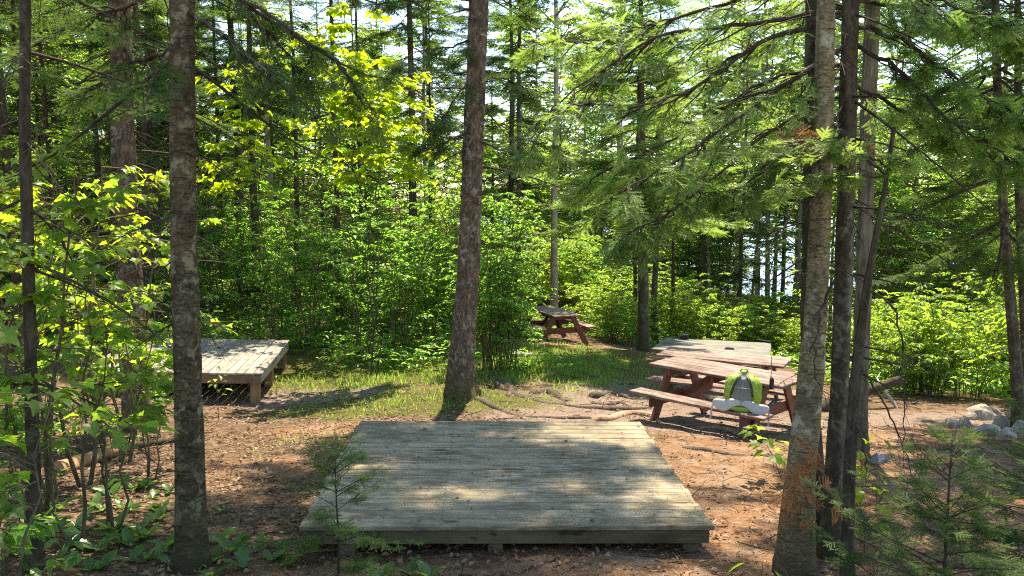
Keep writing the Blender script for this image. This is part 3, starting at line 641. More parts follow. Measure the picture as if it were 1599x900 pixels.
def backpack():
    # on the near bench, close to its near end, leaning back on the table edge and showing its carrying side
    ca,sa=cos(T1A),sin(T1A); u,v=.60,-.665
    loc=(T1[0]+ca*u-sa*v, T1[1]+sa*u+ca*v, T1[2]+.432)
    root=thing('backpack','lime green hiking backpack with white hip belt sitting on the bench','backpack',loc,-.25)
    root.rotation_euler=(radians(-15),radians(4),-.3); root.scale=(1.05,1,.92)
    b=MB(); R=[]
    for z,w,d,yo in ((.0,.22,.14,.09),(.02,.27,.19,.09),(.10,.31,.22,.10),(.16,.32,.23,.10),(.22,.315,.235,.105),(.28,.325,.23,.10),(.34,.31,.225,.10),(.40,.30,.20,.095),(.44,.27,.18,.09),(.485,.22,.13,.08),(.505,.14,.07,.07)):
        s=sup(20,w,d); s=s*(1+.05*np.sin(np.arange(20)*1.9+z*31)[:,None]+.04*np.sin(np.arange(20)*.7-z*19)[:,None]); R.append(np.c_[s[:,0]+.02*np.sin(z*9),s[:,1]+yo,np.full(20,z)])
    loft(b,R); o=b.build('body',M['pack_grey'],root,True)
    for s,wd in ((-1,.075),(1,.12)):
        b=MB(); R=[]
        for z,k,w in ((.06,.135,.6),(.1,.15,.9),(.18,.155,1.1),(.26,.16,1.),(.34,.155,1.05),(.42,.14,.8),(.47,.115,.5)):
            q=sup(12,wd*w,.17*w); R.append(np.c_[q[:,0]+s*k,q[:,1]*(1+.1*np.sin(z*40))+.07,np.full(12,z+.006*np.sin(z*50))])
        loft(b,R); b.build('side_panel',M['pack_green'],root,True)
    b=MB(); R=[]
    for t in np.linspace(-1,1,9):
        q=sup(12,.11,.085*(1-.5*t*t)*(1+.12*np.sin(t*7)),.7); R.append(np.c_[np.full(12,.125*t),q[:,0]+.07,q[:,1]+.475-.02*t*t+.008*np.sin(t*9)])
    loft(b,R); b.build('top_lid',M['pack_green'],root,True)
    b=MB(); R=[]
    for z,w,yo in ((.05,.16,-.022),(.07,.20,-.03),(.2,.235,-.032),(.33,.215,-.028),(.42,.15,-.018),(.44,.10,-.008)):
        s=sup(14,w,.035); R.append(np.c_[s[:,0],s[:,1]+yo,np.full(14,z)])
    loft(b,R); b.build('back_panel',M['pack_grey'],root,True)
    b=MB()
    ribbon(b,smooth_path([(0,-.048,.05),(0,-.056,.2),(0,-.05,.34),(0,-.036,.42)]),.035,.012,(0,-1,0)); b.build('spine_pad',M['pack_grey'],root,True)
    for s in (-1,1):
        b=MB(); p=smooth_path([(s*.055,-.02,.46),(s*.085,-.085,.45),(s*.125,-.12,.36),(s*.155,-.115,.24),(s*.165,-.07,.14),(s*.16,-.01,.07)],18)
        ribbon(b,p,np.r_[np.full(12,.062),np.linspace(.055,.02,6)],.02,(s*.25,-1,.15)); st=b.build('shoulder_strap',M['pack_green'],root,True)
        b=MB(); ribbon(b,p[2:13]+np.array([-s*.034,.004,0]),.045,.014,(s*.25,-1,.15)); b.build('strap_mesh',M['pack_dark'],st,True)
        for zz in (5,9):
            b=MB(); box(b,p[zz]+np.array([0,-.012,0]),(.03,.01,.022),None,.5,bev=.003); b.build('buckle',M['strapgrey'],st)
    for s in (-1,1):
        b=MB(); R=[]
        KX=np.array([(0,.05,.085,-.045,.03),(.05,.08,.08,-.055,.036),(.12,.13,.06,-.08,.036),(.19,.145,.045,-.105,.036),(.25,.125,.04,-.125,.034),(.29,.085,.045,-.13,.03),(.31,.03,.05,-.13,.02)])
        for t in np.r_[np.linspace(0,.28,12),.295,.305,.31]:
            h,zo,yo,th=[np.interp(t,KX[:,0],KX[:,q]) for q in (1,2,3,4)]
            q=sup(12,th,h,.7); R.append(np.c_[np.full(12,s*t),q[:,0]+yo,q[:,1]*1.12+zo+.012*np.sin(t*26)])
        R=np.array(R); R=R if s<0 else R[:,::-1]
        loft(b,R); b.build('hip_belt',M['pack_white'],root,True)
        b=MB(); ribbon(b,smooth_path([(s*.30,-.125,.035),(s*.315,-.14,-.01),(s*.31,-.145,-.09),(s*.315,-.15,-.15)],8),.02,.003,(0,-1,0)); b.build('webbing_end',M['strapgrey'],root)
    b=MB(); R=[]
    for t in np.linspace(-1,1,7):
        q=sup(12,.05,.07*(1-.55*t*t),.7); R.append(np.c_[np.full(12,.12*t),q[:,0]-.045,q[:,1]+.012])
    loft(b,R); b.build('bottom_pocket',M['pack_green'],root,True)
    b=MB(); tubes(b,smooth_path([(-.135,-.125,.30),(-.05,-.10,.285),(.05,-.10,.285),(.135,-.125,.30)],12),np.full((12,),.006),6); b.build('chest_strap',M['strapgrey'],root,True)
    for s in (-1,1):
        b=MB(); ribbon(b,smooth_path([(s*.19,-.01,.40),(s*.20,.05,.33),(s*.195,-.01,.22),(s*.20,.06,.14)],10),.02,.004,(s,-.2,0)); b.build('side_strap',M['strapgrey'],root)
    b=MB(); tubes(b,smooth_path([(-.045,.05,.495),(-.035,.03,.545),(.035,.03,.548),(.045,.05,.495)],12),np.full((12,),.009),8); b.build('grab_loop',M['pack_green'],root,True)
    b=MB(); R=[]
    for z,w in ((.08,.05),(.1,.07),(.3,.065),(.33,.04)):
        s=sup(12,.05,.13); R.append(np.c_[s[:,0]*w/.05+.185,s[:,1]+.11,np.full(12,z)])
    loft(b,R); b.build('side_pocket',M['pack_dark'],root,True)
backpack()
def radio():
    p=np.array(P(1206,588,9.05)); p[2]=T1[2]+.742
    root=thing('handheld_radio','slim black handheld radio with thin upright antenna standing on the picnic tabletop','radio',tuple(p),.4)
    b=MB(); box(b,(0,0,.062),(.052,.035,.124),None,.5,bev=.008); b.build('body',M['black'],root)
    b=MB(); box(b,(0,-.0195,.045),(.036,.004,.05),None,.5,bev=.001); b.build('grille',M['pack_dark'],root)
    b=MB(); tubes(b,[(-.014,0,.12),(-.014,0,.15),(-.014,0,.16),(-.014,0,.40)],[.009,.008,.0045,.0035],8,cap=True); b.build('antenna',M['black'],root,True)
    b=MB(); tubes(b,[(.012,0,.122),(.012,0,.14)],[.009,.008],10,cap=True); b.build('knob',M['black'],root,True)
radio()
M['darkcloth']=plain('dark cloth',(.03,.03,.032),.9,40,.4,.5)
def lump(name,label,cat,loc,s,mat,seed,n=2,rough=.18,group=None,rz=0):
    import bmesh
    r=np.random.default_rng(seed); bm=bmesh.new(); bmesh.ops.create_icosphere(bm,subdivisions=3,radius=1)
    co=np.array([v.co[:] for v in bm.verts]); f=np.array([[v.index for v in q.verts] for q in bm.faces]); bm.free()
    d=np.zeros(len(co))
    pl=unit(r.normal(size=(11,3)))
    for q in pl: h=r.uniform(.62,.92); over=np.maximum(0,co@q-h); co=co-over[:,None]*q[None]*.9
    for k in range(3):
        dr=r.normal(size=3)*(1.8+2*k); d+=np.sin(co@dr+r.uniform(0,6))*rough/(1+k)
    co=co*(1+d[:,None]*.5)*np.asarray(s)
    mb=MB(); mb.add(co,f); o=mb.build(name,mat,None,rough>.3); o.location=loc; o.rotation_euler=(0,0,rz)
    return tag(o,label,cat,group)
def on_deck(px,py,zoff=.0):
    # point of the far platform's top seen through a pixel
    best=None
    for y in np.linspace(17.5,22,400):
        p=P(px,py,y); 
        dx,dy=p[0]-5.118,p[1]-19.736; v=-sin(-.321)*dx+cos(-.321)*dy; z=-2.02-.063*v
        if best is None or abs(p[2]-z)<best[0]: best=(abs(p[2]-z),np.array([p[0],p[1],z+zoff]))
    return tuple(best[1])
lump('cloth_bundle','dark crumpled bundle lying on the far edge of the grey platform','bundle',on_deck(1068,530,.05),(.20,.14,.085),M['darkcloth'],3,rough=.5)
lump('cloth_bundle','small flat dark pad lying nearer the worn corner of the far platform','bundle',on_deck(1095,547,.015),(.16,.07,.025),M['darkcloth'],4,rough=.4)
lump('cloth_bundle','small rounded dark pad in the middle of the far platform','bundle',on_deck(1138,546,.02),(.12,.07,.035),M['darkcloth'],6,rough=.4)
b=MB(); beam(b,np.array(on_deck(1183,533,.03)),np.array(on_deck(1204,536.5,.03)),.09,.05,(0,0,1)); tag(b.build('dark_plank',M['black']),'short dark plank end lying across the far corner of the grey platform','plank')

# ------------------------------------------------------------------ stones, logs, roots
def rockmat(name,a,b,c):
    m,nt=newmat(name); N=NT(nt); tc=N.n('ShaderNodeTexCoord').outputs['Object']; n=N.noise(N.scaled(tc,(1,1,1),N.n('ShaderNodeCombineXYZ',ins={'X':N.math('MULTIPLY',objrand(N),9.)}).outputs[0]),9,7,.65); q=N.noise(tc,30,4,.7)
    col=N.mix(N.ramp(n,[(.35,(0,0,0)),(.65,(1,1,1))]),a,b); col=N.mix(N.ramp(q,[(.55,(0,0,0)),(.7,(.8,)*3)]),col,c)
    N.out(N.bsdf(col,.85,N.bump(n,.8,.03),.2)); return m
M['rock']=rockmat('granite',(.19,.165,.13),(.36,.325,.27),(.08,.075,.06))
M['rockdark']=rockmat('dark stone',(.05,.055,.07),(.13,.14,.17),(.2,.2,.2))
for i,(px,py,sx,sz,lab) in enumerate([(1487,668,.15,.13,'pale rounded stone at the outer end of the fire ring'),(1508,667,.13,.12,None),(1532,655,.26,.19,'biggest pale boulder at the back of the fire ring'),
    (1540,676,.24,.13,'long low grey stone lying in front of the fire ring'),(1565,668,.15,.16,None),(1572,686,.15,.13,'white stone at the front of the fire ring'),(1590,656,.24,.2,'pale boulder beside the thin trunk at the fire ring'),
    (1600,676,.2,.16,None),(1625,668,.22,.18,None),(1618,652,.2,.17,None),(1552,650,.14,.12,None)]):
    p=PG(px,py); lump('fire_ring_stone',lab or 'grey stone piled in the fire ring','stone',(p[0],p[1],p[2]+sz*.2),(sx*.75,sx*.62,sz*.8),M['rock'],40+i,rough=.22,group='stones of the fire ring',rz=i*1.3)
p=PG(1373,722); lump('dark_stone','small bluish dark stone lying on the dirt behind the birch clump','stone',(p[0],p[1],p[2]+.03),(.15,.07,.07),M['rockdark'],60,rz=.5)
def log(name,label,a,b,r0,mat,seed,cat='log',end=None,wob=.05,taper=.8):
    r=np.random.default_rng(seed); a=np.asarray(a,float); b=np.asarray(b,float); n=12; s=np.linspace(0,1,n)[:,None]
    p=a+(b-a)*s; p[1:-1]+=r.normal(0,wob*r0*2,(n-2,3)); root=thing(name,label,cat,tuple(a))
    mb=MB(); k=14; T=unit(np.gradient(p,axis=0)); A=unit(np.cross(T,[0,0,1.])); B=np.cross(T,A); th=np.arange(k)/k*2*pi
    R=r0*(1-(1-taper)*s)*(1+.08*np.sin(3*th[None]+s*5)+r.normal(0,.04,(n,k)))
    V=p[:,None]-a+A[:,None]*(R*np.cos(th))[...,None]+B[:,None]*(R*np.sin(th))[...,None]
    loft(mb,V[:, ::-1],cap=False); mb.build('bark',mat,root,True)
    for e,sg in ((0,-1),(n-1,1)):
        mb=MB(); c=V[e].mean(0); jag=V[e]+T[e]*sg*.012*r.uniform(-1,1,(k,1)); mid=c+(jag-c)*.5+T[e]*sg*r.uniform(-.012,.02,(k,1))
        X=np.r_[jag,mid,[c+T[e]*sg*.01]]; Q=[[j,(j+1)%k,k+(j+1)%k,k+j] for j in range(k)]; Tt=[[k+j,k+(j+1)%k,2*k] for j in range(k)]
        mb.add(X,Tt,Q); mb.build('cut_end',end or M['endwood'],root)
    return root
M['endwood']=plain('broken log end',(.34,.17,.10),.9,40,.4,.6)
M['rotwood']=woodmat('barkless log',(.20,.11,.055),(.36,.22,.12),(.27,.16,.09),0)
M['greylog']=plain('grey dry wood',(.33,.31,.28),.9,25,.4,.6)
p0,p1=PG(92,742),PG(206,704); log('fallen_log','rotting orange brown log on the leaf litter behind the left saplings',p0+[0,0,.04],p1+[0,0,.06],.075,M['rotwood'],3)
p0,p1=PG(200,702),PG(296,690); log('fallen_log','thin dark log lying on the litter up to the slim fir trunk',p0+[0,0,.03],p1+[0,0,.03],.05,M['bark_dark'],4)
p0,p1=PG(800,556),PG(833,560); log('fallen_log','short pale grey log end among grass near the far picnic table',p0+[0,0,.05],p1+[0,0,.05],.07,M['greylog'],5,end=M['greylog'])
lr=log('fallen_log','propped dark log with a reddish broken end behind the birch clump',P(1268,640,11.6),P(1404,594,12.2),.085,M['bark_dark'],6)
b=MB(); q=P(1378,606,12.1)-P(1268,640,11.6); tubes(b,[q,q+[.12,-.15,-.2],q+[.2,-.25,-.42]],[.03,.025,.02],6); tubes(b,[q,q+[.03,.25,.1],q+[.2,.5,.14]],[.02,.012,.005],6); b.build('branch_stub',M['greylog'],lr,True)
# exposed roots between the big pine and the picnic table
M['rootwood']=barkmat('root bark',(.045,.033,.025),(.15,.115,.09),None,.3,1.,18,bump=.8)
M['rootpale']=barkmat('worn root',(.24,.15,.10),(.45,.31,.22),None,.3,1.,14,bump=.5)
def root_(label, pix, r0, mat, seed, lift=.1):
    r0=r0*1.05
    r=np.random.default_rng(seed); g=np.array([PG(*p) for p in pix]); q=smooth_path(g,22); q[:,2]=gz(q[:,0],q[:,1])
    s=np.linspace(0,1,22); rad=r0*(1-.55*s)*(1+.15*np.sin(s*17+seed)); rad[[0,-1]]*=.25
    q[:,2]+=rad*(lift-.42+.3*np.sin(s*9+seed)); q[:,:2]+=r.normal(0,.012,(22,2)); q[0,2]-=.05; q[-1,2]-=.06
    mb=MB(); tubes(mb,q-g[0],rad,9); o=mb.build('exposed_root',mat,None,True); o.location=tuple(g[0])
    tag(o,label,'root','roots on the trodden slope'); return o
RW,RP=M['rootwood'],M['rootpale']
root_('long dark root running along the trodden dirt towards the picnic bench',[(770,600),(815,622),(870,632),(930,640),(985,640),(1030,636)],.075,RW,1)
root_('pale smooth root arching beside the near platform corner',[(925,660),(955,655),(985,647),(1012,650),(1035,662)],.075,RP,2,.5)
root_('knotted dark root hump in the middle of the trodden dirt',[(832,616),(850,612),(872,622),(890,628)],.11,RW,3,.2)
root_('forked dark root knob close to the big pine',[(778,606),(792,602),(800,612),(790,622)],.09,RW,4,.4)
root_('dark root reaching up to the grass edge beside the nearer table',[(900,580),(930,592),(965,600),(1000,602)],.06,RW,5)
root_('root crossing below the long dark root behind the near platform',[(745,622),(790,645),(830,652),(880,655),(935,656)],.055,RW,6)
root_('small twisted root under the picnic bench end',[(925,622),(950,612),(968,618),(990,625)],.07,RW,7,.3)
root_('thin dark root leaving the foot of the big pine',[(735,588),(760,588),(790,594),(800,598)],.05,RW,8)
root_('dark root ridge between the small root and the bench',[(925,630),(948,634),(968,630),(1000,640)],.06,RW,9)
root_('pale thin root on the sunny ground under the backpack bench',[(1085,668),(1120,668),(1150,676),(1175,690)],.05,RP,10)
root_('low root crossing the orange needles beside the near platform',[(1060,698),(1105,706),(1150,712),(1215,716)],.04,RW,11)

# ------------------------------------------------------------------ trees near the camera, one by one
def ext(pts, ztop):
    """world trunk path from photograph points (foot first), lengthened straight up to ztop"""
    pts=[np.asarray(p,float) for p in pts]; d=pts[-1]-pts[max(0,len(pts)-3)]; d=d/d[2]
    while pts[-1][2]<ztop-.1: pts.append(pts[-1]+d*min(1.2,ztop-pts[-1][2])*np.array([.7,.7,1]))
    return np.array(pts)
def tree(name,label,cat,pix,y,rads,ztop,bark,k=14,flare=.5,seed=0,group=None,fh=.45,y2=None,rough=.06,ridge=.035):
    """a tree standing where the photograph shows it: root Empty, trunk mesh; returns root, local trunk path"""
    ys=np.linspace(y,y2 or y,len(pix)); pts=[P(px,py,yy) for (px,py),yy in zip(pix,ys)]
    f=pts[0].copy(); f[2]=G(f[0],f[1]); 
    if pts[0][2]>f[2]: pts=[f]+pts; rads=[rads[0]*1.03]+list(rads)
    else: pts[0]=f
    full=ext(pts,ztop); n=len(full); m=len(rads)
    rr=np.array(list(rads)+list(np.linspace(rads[-1],max(.012,rads[-1]*.18),n-m+1))[1:]) if n>m else np.array(rads)
    root=thing(name,label,cat,tuple(full[0]),0,group); loc=full-full[0]
    mb=MB(); trunk_mesh(mb,loc,rr[:n],int(k*2.4),rough,flare,seed,fh,.055,ridge); TRUNKS[root.name]=(mb,bark,root)
    return root,loc,trunk_fn(loc),full[0]
def crown(root, barkm, leafm, fn, *a, **k):
    w_,l_=MB(),MB(); fn(w_,l_,*a,**k)
    lo_=l_.build('crown',leafm,root); limb(root,w_)
    return lo_
def branch(root, org, pix, y0, y1, r0, seed, bark, leafm=None, nsub=14, subl=.35, lf=0, fl=.14, tms=FRF, down=.35):
    """one bough following photograph points at distances y0..y1: wood, its twigs, and needles as a sub-part"""
    r=np.random.default_rng(seed); ys=np.linspace(y0,y1,len(pix)); q=smooth_path([P(a,b,c) for (a,b),c in zip(pix,ys)],20)-org
    q[2:-1]+=r.normal(0,.007,(17,3)); wood=MB(); s=np.linspace(0,1,20); tubes(wood,q,r0*(1-.85*s),6)
    L=np.linalg.norm(q[-1]-q[0]); k=np.clip((r.random(nsub)**.8*18).astype(int)+1,1,18); O=q[k]; T=unit(q[k+1]-q[k]); sd=unit(np.cross(T,[0,0,1.]))*np.where(r.random(nsub)<.5,-1,1)[:,None]
    D=unit(T*.8+sd*r.uniform(.2,.9,nsub)[:,None]+np.c_[np.zeros(nsub),np.zeros(nsub),r.uniform(-down*1.6,down*.4,nsub)])
    l=subl*L*r.uniform(.35,1.1,nsub)*(1.1-.6*k/19); s6=np.linspace(0,1,7); W=O[:,None]+D[:,None]*(l[:,None]*s6)[...,None]; W[...,2]-=down*.5*l[:,None]*s6**2
    W[:,1:]+=r.normal(0,.012,(nsub,6,3)); tubes(wood,W,r0*.38*(1-.8*s6)*np.ones((nsub,1)),4)
    m=4; wi=np.repeat(np.arange(nsub),m); n=len(wi); kk=r.integers(1,6,n); O3=W[wi,kk]; T3=unit(W[wi,np.minimum(kk+1,6)]-W[wi,kk-1]); s3=unit(np.cross(T3,[0,0,1.]))*np.where(r.random(n)<.5,-1,1)[:,None]
    D3=unit(T3*.7+s3*.8+r.normal(0,.25,(n,3))-[0,0,down*.6]); l3=(.3*l[wi]*r.uniform(.3,1.1,n))[:,None,None]; s4=np.linspace(0,1,4)
    W3=O3[:,None]+D3[:,None]*l3*s4[None,:,None]; tubes(wood,W3,r0*.13*(1-.6*s4)*np.ones((n,1))+.0006,3)
    bo=wood.build('bough',bark,root,True)
    if lf:
        leaf=MB(); m=lf; wi=r.integers(0,nsub,m); t=r.uniform(.25,1,m)*6; kk=np.minimum(t.astype(int),5); fr=(t-kk)[:,None]; O4=W[wi,kk]*(1-fr)+W[wi,kk+1]*fr; T4=unit(W[wi,kk+1]-W[wi,kk]); s4_=unit(np.cross(T4,[0,0,1.]))*np.where(r.random(m)<.5,-1,1)[:,None]
        D4=unit(T4*r.uniform(.4,1,m)[:,None]+s4_*r.uniform(0,1,m)[:,None]+np.c_[np.zeros(m),np.zeros(m),r.uniform(-.6,.1,m)]); ti=r.integers(0,len(tms),m); S=fl*r.uniform(.6,1.3,m); U=np.array([[0,0,1.]])+r.normal(0,.3,(m,3))
        for a,tm in enumerate(tms):
            w_=ti==a; scatter(leaf,tm,O4[w_],D4[w_],U[w_],S[w_])
        leaf.build('needles',leafm,bo)
    return bo
# slim dark trunk at the edge
r_,l_,f_,o_=tree('spruce_tree','slim dark trunk standing among the near maple saplings, thinner than the fir beside it','tree',[(57,888),(52,700),(47,500),(39,200),(40,0)],4.55,[.040,.035,.032,.028,.026],6.5,M['bark_dark'],10,.4,2)
w_=MB(); dead_whorl(w_,f_,1.0,4.0,26,.9,5,.007); limb(r_,w_)
w_,q_=MB(),MB(); conifer(w_,q_,f_,l_[-1,2],3.8,1.2,22,8,dens=6,fl=.26,etop=35,ebot=-25); q_.build('crown',M['spruce'],r_); limb(r_,w_)
# slim fir left of the platform
r_,l_,f_,o_=tree('fir_tree','straight brown fir trunk with lichen flecks rising in front of the raised platform','tree',[(300,893),(297,800),(294,600),(288,300),(284,0)],4.8,[.092,.088,.078,.070,.066],10.5,M['bark_left'],18,.42,3,fh=.35)
w_=MB(); dead_whorl(w_,f_,1.6,3.6,22,.65,6,.006); limb(r_,w_)
w_,q_=MB(),MB(); conifer(w_,q_,f_,4.9,3.15,2.0,16,9,dens=9,fl=.20,tms=FRF,etop=5,ebot=-22,sag=.2); conifer(w_,q_,f_,l_[-1,2],4.7,2.0,38,10,dens=6,fl=.42,ebot=-10)
q_.build('crown',M['spruce'],r_); limb(r_,w_)
for i,(pp,yy) in enumerate([([(288,15),(340,50),(400,95),(450,140),(505,190)],(4.8,4.3)),([(290,-60),(360,-10),(430,60),(500,150)],(4.8,5.2)),([(285,60),(240,90),(180,110),(120,150)],(4.8,5.4)),([(292,-40),(400,10),(520,90),(590,180)],(4.8,5.0)),([(288,-30),(200,10),(110,40),(20,90)],(4.8,5.2))]):
    branch(r_,o_,pp,*yy,.016,30+i,M['twig'],M['spruce'],18,.32,50,.15)
# bigger trunk behind
r_,l_,f_,o_=tree('spruce_tree','thick brown trunk behind the maple saplings beside the raised platform','tree',[(212,620),(205,500),(197,300),(186,0)],9.6,[.155,.145,.135,.125],13,M['bark_red'],16,.35,4)
w_=MB(); dead_whorl(w_,f_,1.5,5,40,1.5,7,.010); limb(r_,w_)
crown(r_,M['twig'],M['spruce'],conifer,f_,l_[-1,2],4.0,1.8,55,11,dens=6,fl=.44,ebot=-22)
# big centre pine
r_,l_,f_,o_=tree('pine_tree','thick reddish pine trunk with flared mossy foot behind the near platform','tree',[(721,612),(722,560),(729,450),(737,300),(742,180),(748,0)],11.4,[.185,.180,.165,.150,.140,.128],16,M['bark_red'],22,.75,5,fh=.6)
w_=MB(); dead_whorl(w_,f_,3.0,6.2,16,1.3,8,.010); limb(r_,w_)
for i,(pp,yy) in enumerate([([(738,215),(760,225),(800,240),(840,235),(885,245)],(11.4,10.9)),([(738,205),(710,215),(675,235),(640,225)],(11.4,10.7)),([(740,120),(720,140),(690,190),(670,215)],(11.4,10.9)),([(741,130),(770,120),(810,130),(850,155)],(11.4,10.8)),([(745,60),(700,75),(650,80),(600,110)],(11.4,10.6))]):
    branch(r_,o_,pp,*yy,.018,50+i,M['twig'],M['spruce'],16,.3,80,.22,FR)
w_,q_=MB(),MB(); conifer(w_,q_,f_,l_[-1,2],5.7,2.1,75,12,dens=6.5,fl=.46,ebot=-12,prof=([0,.3,.5,.8,1],[.6,.8,1,.9,.2]))
conifer(w_,q_,f_,l_[-1,2],8.6,3.7,25,112,dens=5.5,fl=.46,ebot=-4,etop=18,az=(-1.35,.75),prof=([0,.3,.8,1],[.6,1,1,.5])); q_.build('crown',M['spruce'],r_); limb(r_,w_)  # extra boughs on one side, above view, added to shade the near platform
# the clump of trunks at the right
BG='trunks of the birch clump'
r_,l_,f_,o_=tree('birch_tree','pale birch trunk leading the clump beside the near platform, brown stained at its foot','tree',[(1238,893),(1250,760),(1262,640),(1272,540),(1284,300),(1291,0)],4.75,[.112,.088,.074,.067,.057,.050],9.5,M['bark_birch'],20,.25,6,BG,fh=.4)
w_=MB(); dead_whorl(w_,f_,1.0,3.4,12,.4,18,.004); limb(r_,w_)
branch(r_,o_,[(1308,430),(1284,480),(1274,520),(1271,580),(1285,620),(1300,640)],4.62,4.55,.009,60,M['twig'],None,6,.2)
crown(r_,M['bark_birch'],M['birchleaf'],broadleaf,l_[-1,2],1,0,24,1.7,6,8,.075,DI,.6,13,tf=f_)
r_,l_,f_,o_=tree('spruce_tree','dark rough spruce trunk just behind the pale birch, its dark boughs sweeping both ways','tree',[(1296,893),(1303,750),(1312,600),(1318,450),(1322,300),(1328,0)],5.0,[.070,.062,.056,.056,.052,.050],10.5,M['bark_spruce'],16,.5,7,BG,fh=.3)
w_=MB(); dead_whorl(w_,f_,1.2,3.7,24,.8,19,.007); limb(r_,w_)
LB=[([(1322,20),(1180,70),(1090,135),(1000,172),(905,160)],5.0,4.6,.020),([(1322,70),(1200,150),(1110,215),(1060,250),(965,300)],5.0,4.4,.018),
    ([(1322,130),(1210,200),(1120,275),(1050,330),(965,372)],5.0,4.5,.015),([(1322,10),(1150,40),(1015,55),(965,95),(900,135),(845,190),(805,225)],5.0,4.7,.017),
    ([(1322,-40),(1150,0),(980,50),(890,70),(830,62)],5.0,5.3,.017),([(1322,100),(1190,125),(1090,200),(1000,240),(905,292)],5.0,5.4,.014),([(1322,190),(1230,235),(1150,300),(1080,300)],5.0,4.7,.012),
    ([(1328,40),(1420,62),(1500,130),(1605,185)],5.0,4.6,.017),([(1328,65),(1400,105),(1470,180),(1600,262)],5.0,4.7,.016),([(1328,0),(1450,15),(1605,75)],5.0,5.2,.016),([(1328,130),(1440,190),(1520,200),(1600,205)],5.0,5.3,.013),
    ([(1328,-60),(1400,-20),(1520,20),(1640,40)],5.0,4.4,.016)]
for i,(pp,a,b_,rr) in enumerate(LB): branch(r_,o_,pp,a,b_,rr,70+i,M['twig'],M['spruce_tip' if i in (0,1,4,5,10) else 'spruce_light'],22,.34,(110,170,110,70,230,200,130,150,150,200,170,200)[i],.13)
w_,q_=MB(),MB(); conifer(w_,q_,f_,l_[-1,2],6.6,1.8,30,14,dens=5,fl=.34,ebot=-10); q_.build('crown',M['spruce'],r_); limb(r_,w_)
r_,l_,f_,o_=tree('fir_tree','thin leaning dark stem of the birch clump with drooping dead twigs','tree',[(1323,893),(1326,750),(1333,610),(1350,470),(1368,370),(1386,275)],4.5,[.036,.033,.029,.024,.018,.010],2.02,M['bark_dark'],10,.35,8,BG,fh=.3)
for i,(pp,a,b_,rr,n_,m_) in enumerate([([(1386,275),(1340,240),(1270,216),(1185,232)],4.5,4.1,.009,130,'spruce_tip'),([(1386,275),(1330,275),(1270,285),(1215,300)],4.5,4.2,.008,110,'spruce_tip'),([(1386,270),(1395,252),(1410,250),(1425,256)],4.5,4.4,.006,40,'spruce_tip'),([(1386,262),(1350,240),(1300,222),(1225,212)],4.5,4.55,.007,70,'needle_brown'),
    ([(1372,340),(1430,342),(1480,355),(1540,375)],4.5,4.3,.006,12,'spruce'),([(1374,350),(1420,368),(1470,400),(1520,452)],4.5,4.4,.007,0,None),([(1366,380),(1420,395),(1480,440),(1530,470)],4.5,4.2,.006,0,None),
    ([(1352,452),(1398,470),(1411,540),(1410,640),(1414,745)],4.5,4.3,.007,0,None),([(1337,560),(1380,630),(1412,700),(1440,790)],4.5,4.35,.0075,0,None),([(1330,640),(1348,700),(1362,770)],4.5,4.4,.006,0,None),([(1360,420),(1430,430),(1455,480),(1470,545)],4.5,4.45,.004,0,None)]):
    branch(r_,o_,pp,a,b_,rr,90+i,M['twig'],M[m_] if m_ else None,18 if n_ else 7,.3 if n_ else .16,n_,.085,down=.06 if n_ else .35)
r_,l_,f_,o_=tree('spruce_tree','narrow black trunk half hidden behind the pale birch trunk','tree',[(1284,880),(1270,700),(1262,500),(1264,300),(1269,0)],5.35,[.075,.062,.052,.046,.042],9,M['bark_dark'],12,.5,9,BG)
w_,q_=MB(),MB(); dead_whorl(w_,f_,1.3,4,26,.9,21,.007); conifer(w_,q_,f_,l_[-1,2],6.2,1.4,20,15,dens=5,fl=.34); q_.build('crown',M['spruce'],r_); limb(r_,w_)
r_,l_,f_,o_=tree('cedar_tree','broad pale grey trunk standing behind the birch clump','tree',[(1343,640),(1347,480),(1352,300),(1364,0)],8.3,[.09,.082,.075,.07],11,M['bark_grey'],18,.4,10)
crown(r_,M['twig'],M['spruce_light'],conifer,f_,l_[-1,2],4.6,1.9,80,16,dens=6,fl=.36,ebot=-25)
# firs at the right edge
r_,l_,f_,o_=tree('fir_tree','dark fir with hanging boughs over the fire ring','tree',[(1593,650),(1588,580),(1578,470),(1568,340),(1560,200)],9.6,[.075,.068,.062,.055,.05],9,M['bark_spruce'],12,.4,11)
crown(r_,M['twig'],M['spruce'],conifer,f_,l_[-1,2],2.4,2.3,100,17,dens=8,fl=.34,ebot=-28,sag=.2)
r_,l_,f_,o_=tree('fir_tree','thin fir cut off by the picture edge behind the fire ring','tree',[(1606,640),(1600,480),(1592,300)],10.6,[.07,.06,.05],9.5,M['bark_spruce'],12,.4,12)
crown(r_,M['twig'],M['spruce'],conifer,f_,l_[-1,2],2.6,2.1,80,18,dens=7,fl=.34,ebot=-25)
# small spruce behind the tables
r_,l_,f_,o_=tree('spruce_tree','spruce with a skirt of pale drooping boughs above the grey platform','tree',[(1006,549),(1005,460),(1003,370),(1002,250)],17.2,[.135,.115,.10,.085],7.8,M['bark_spruce'],14,.5,13)
crown(r_,M['twig'],M['spruce_tip'],conifer,f_,l_[-1,2],3.0,2.5,115,19,dens=9,fl=.46,ebot=-22,sag=.2)
finish_trunks()
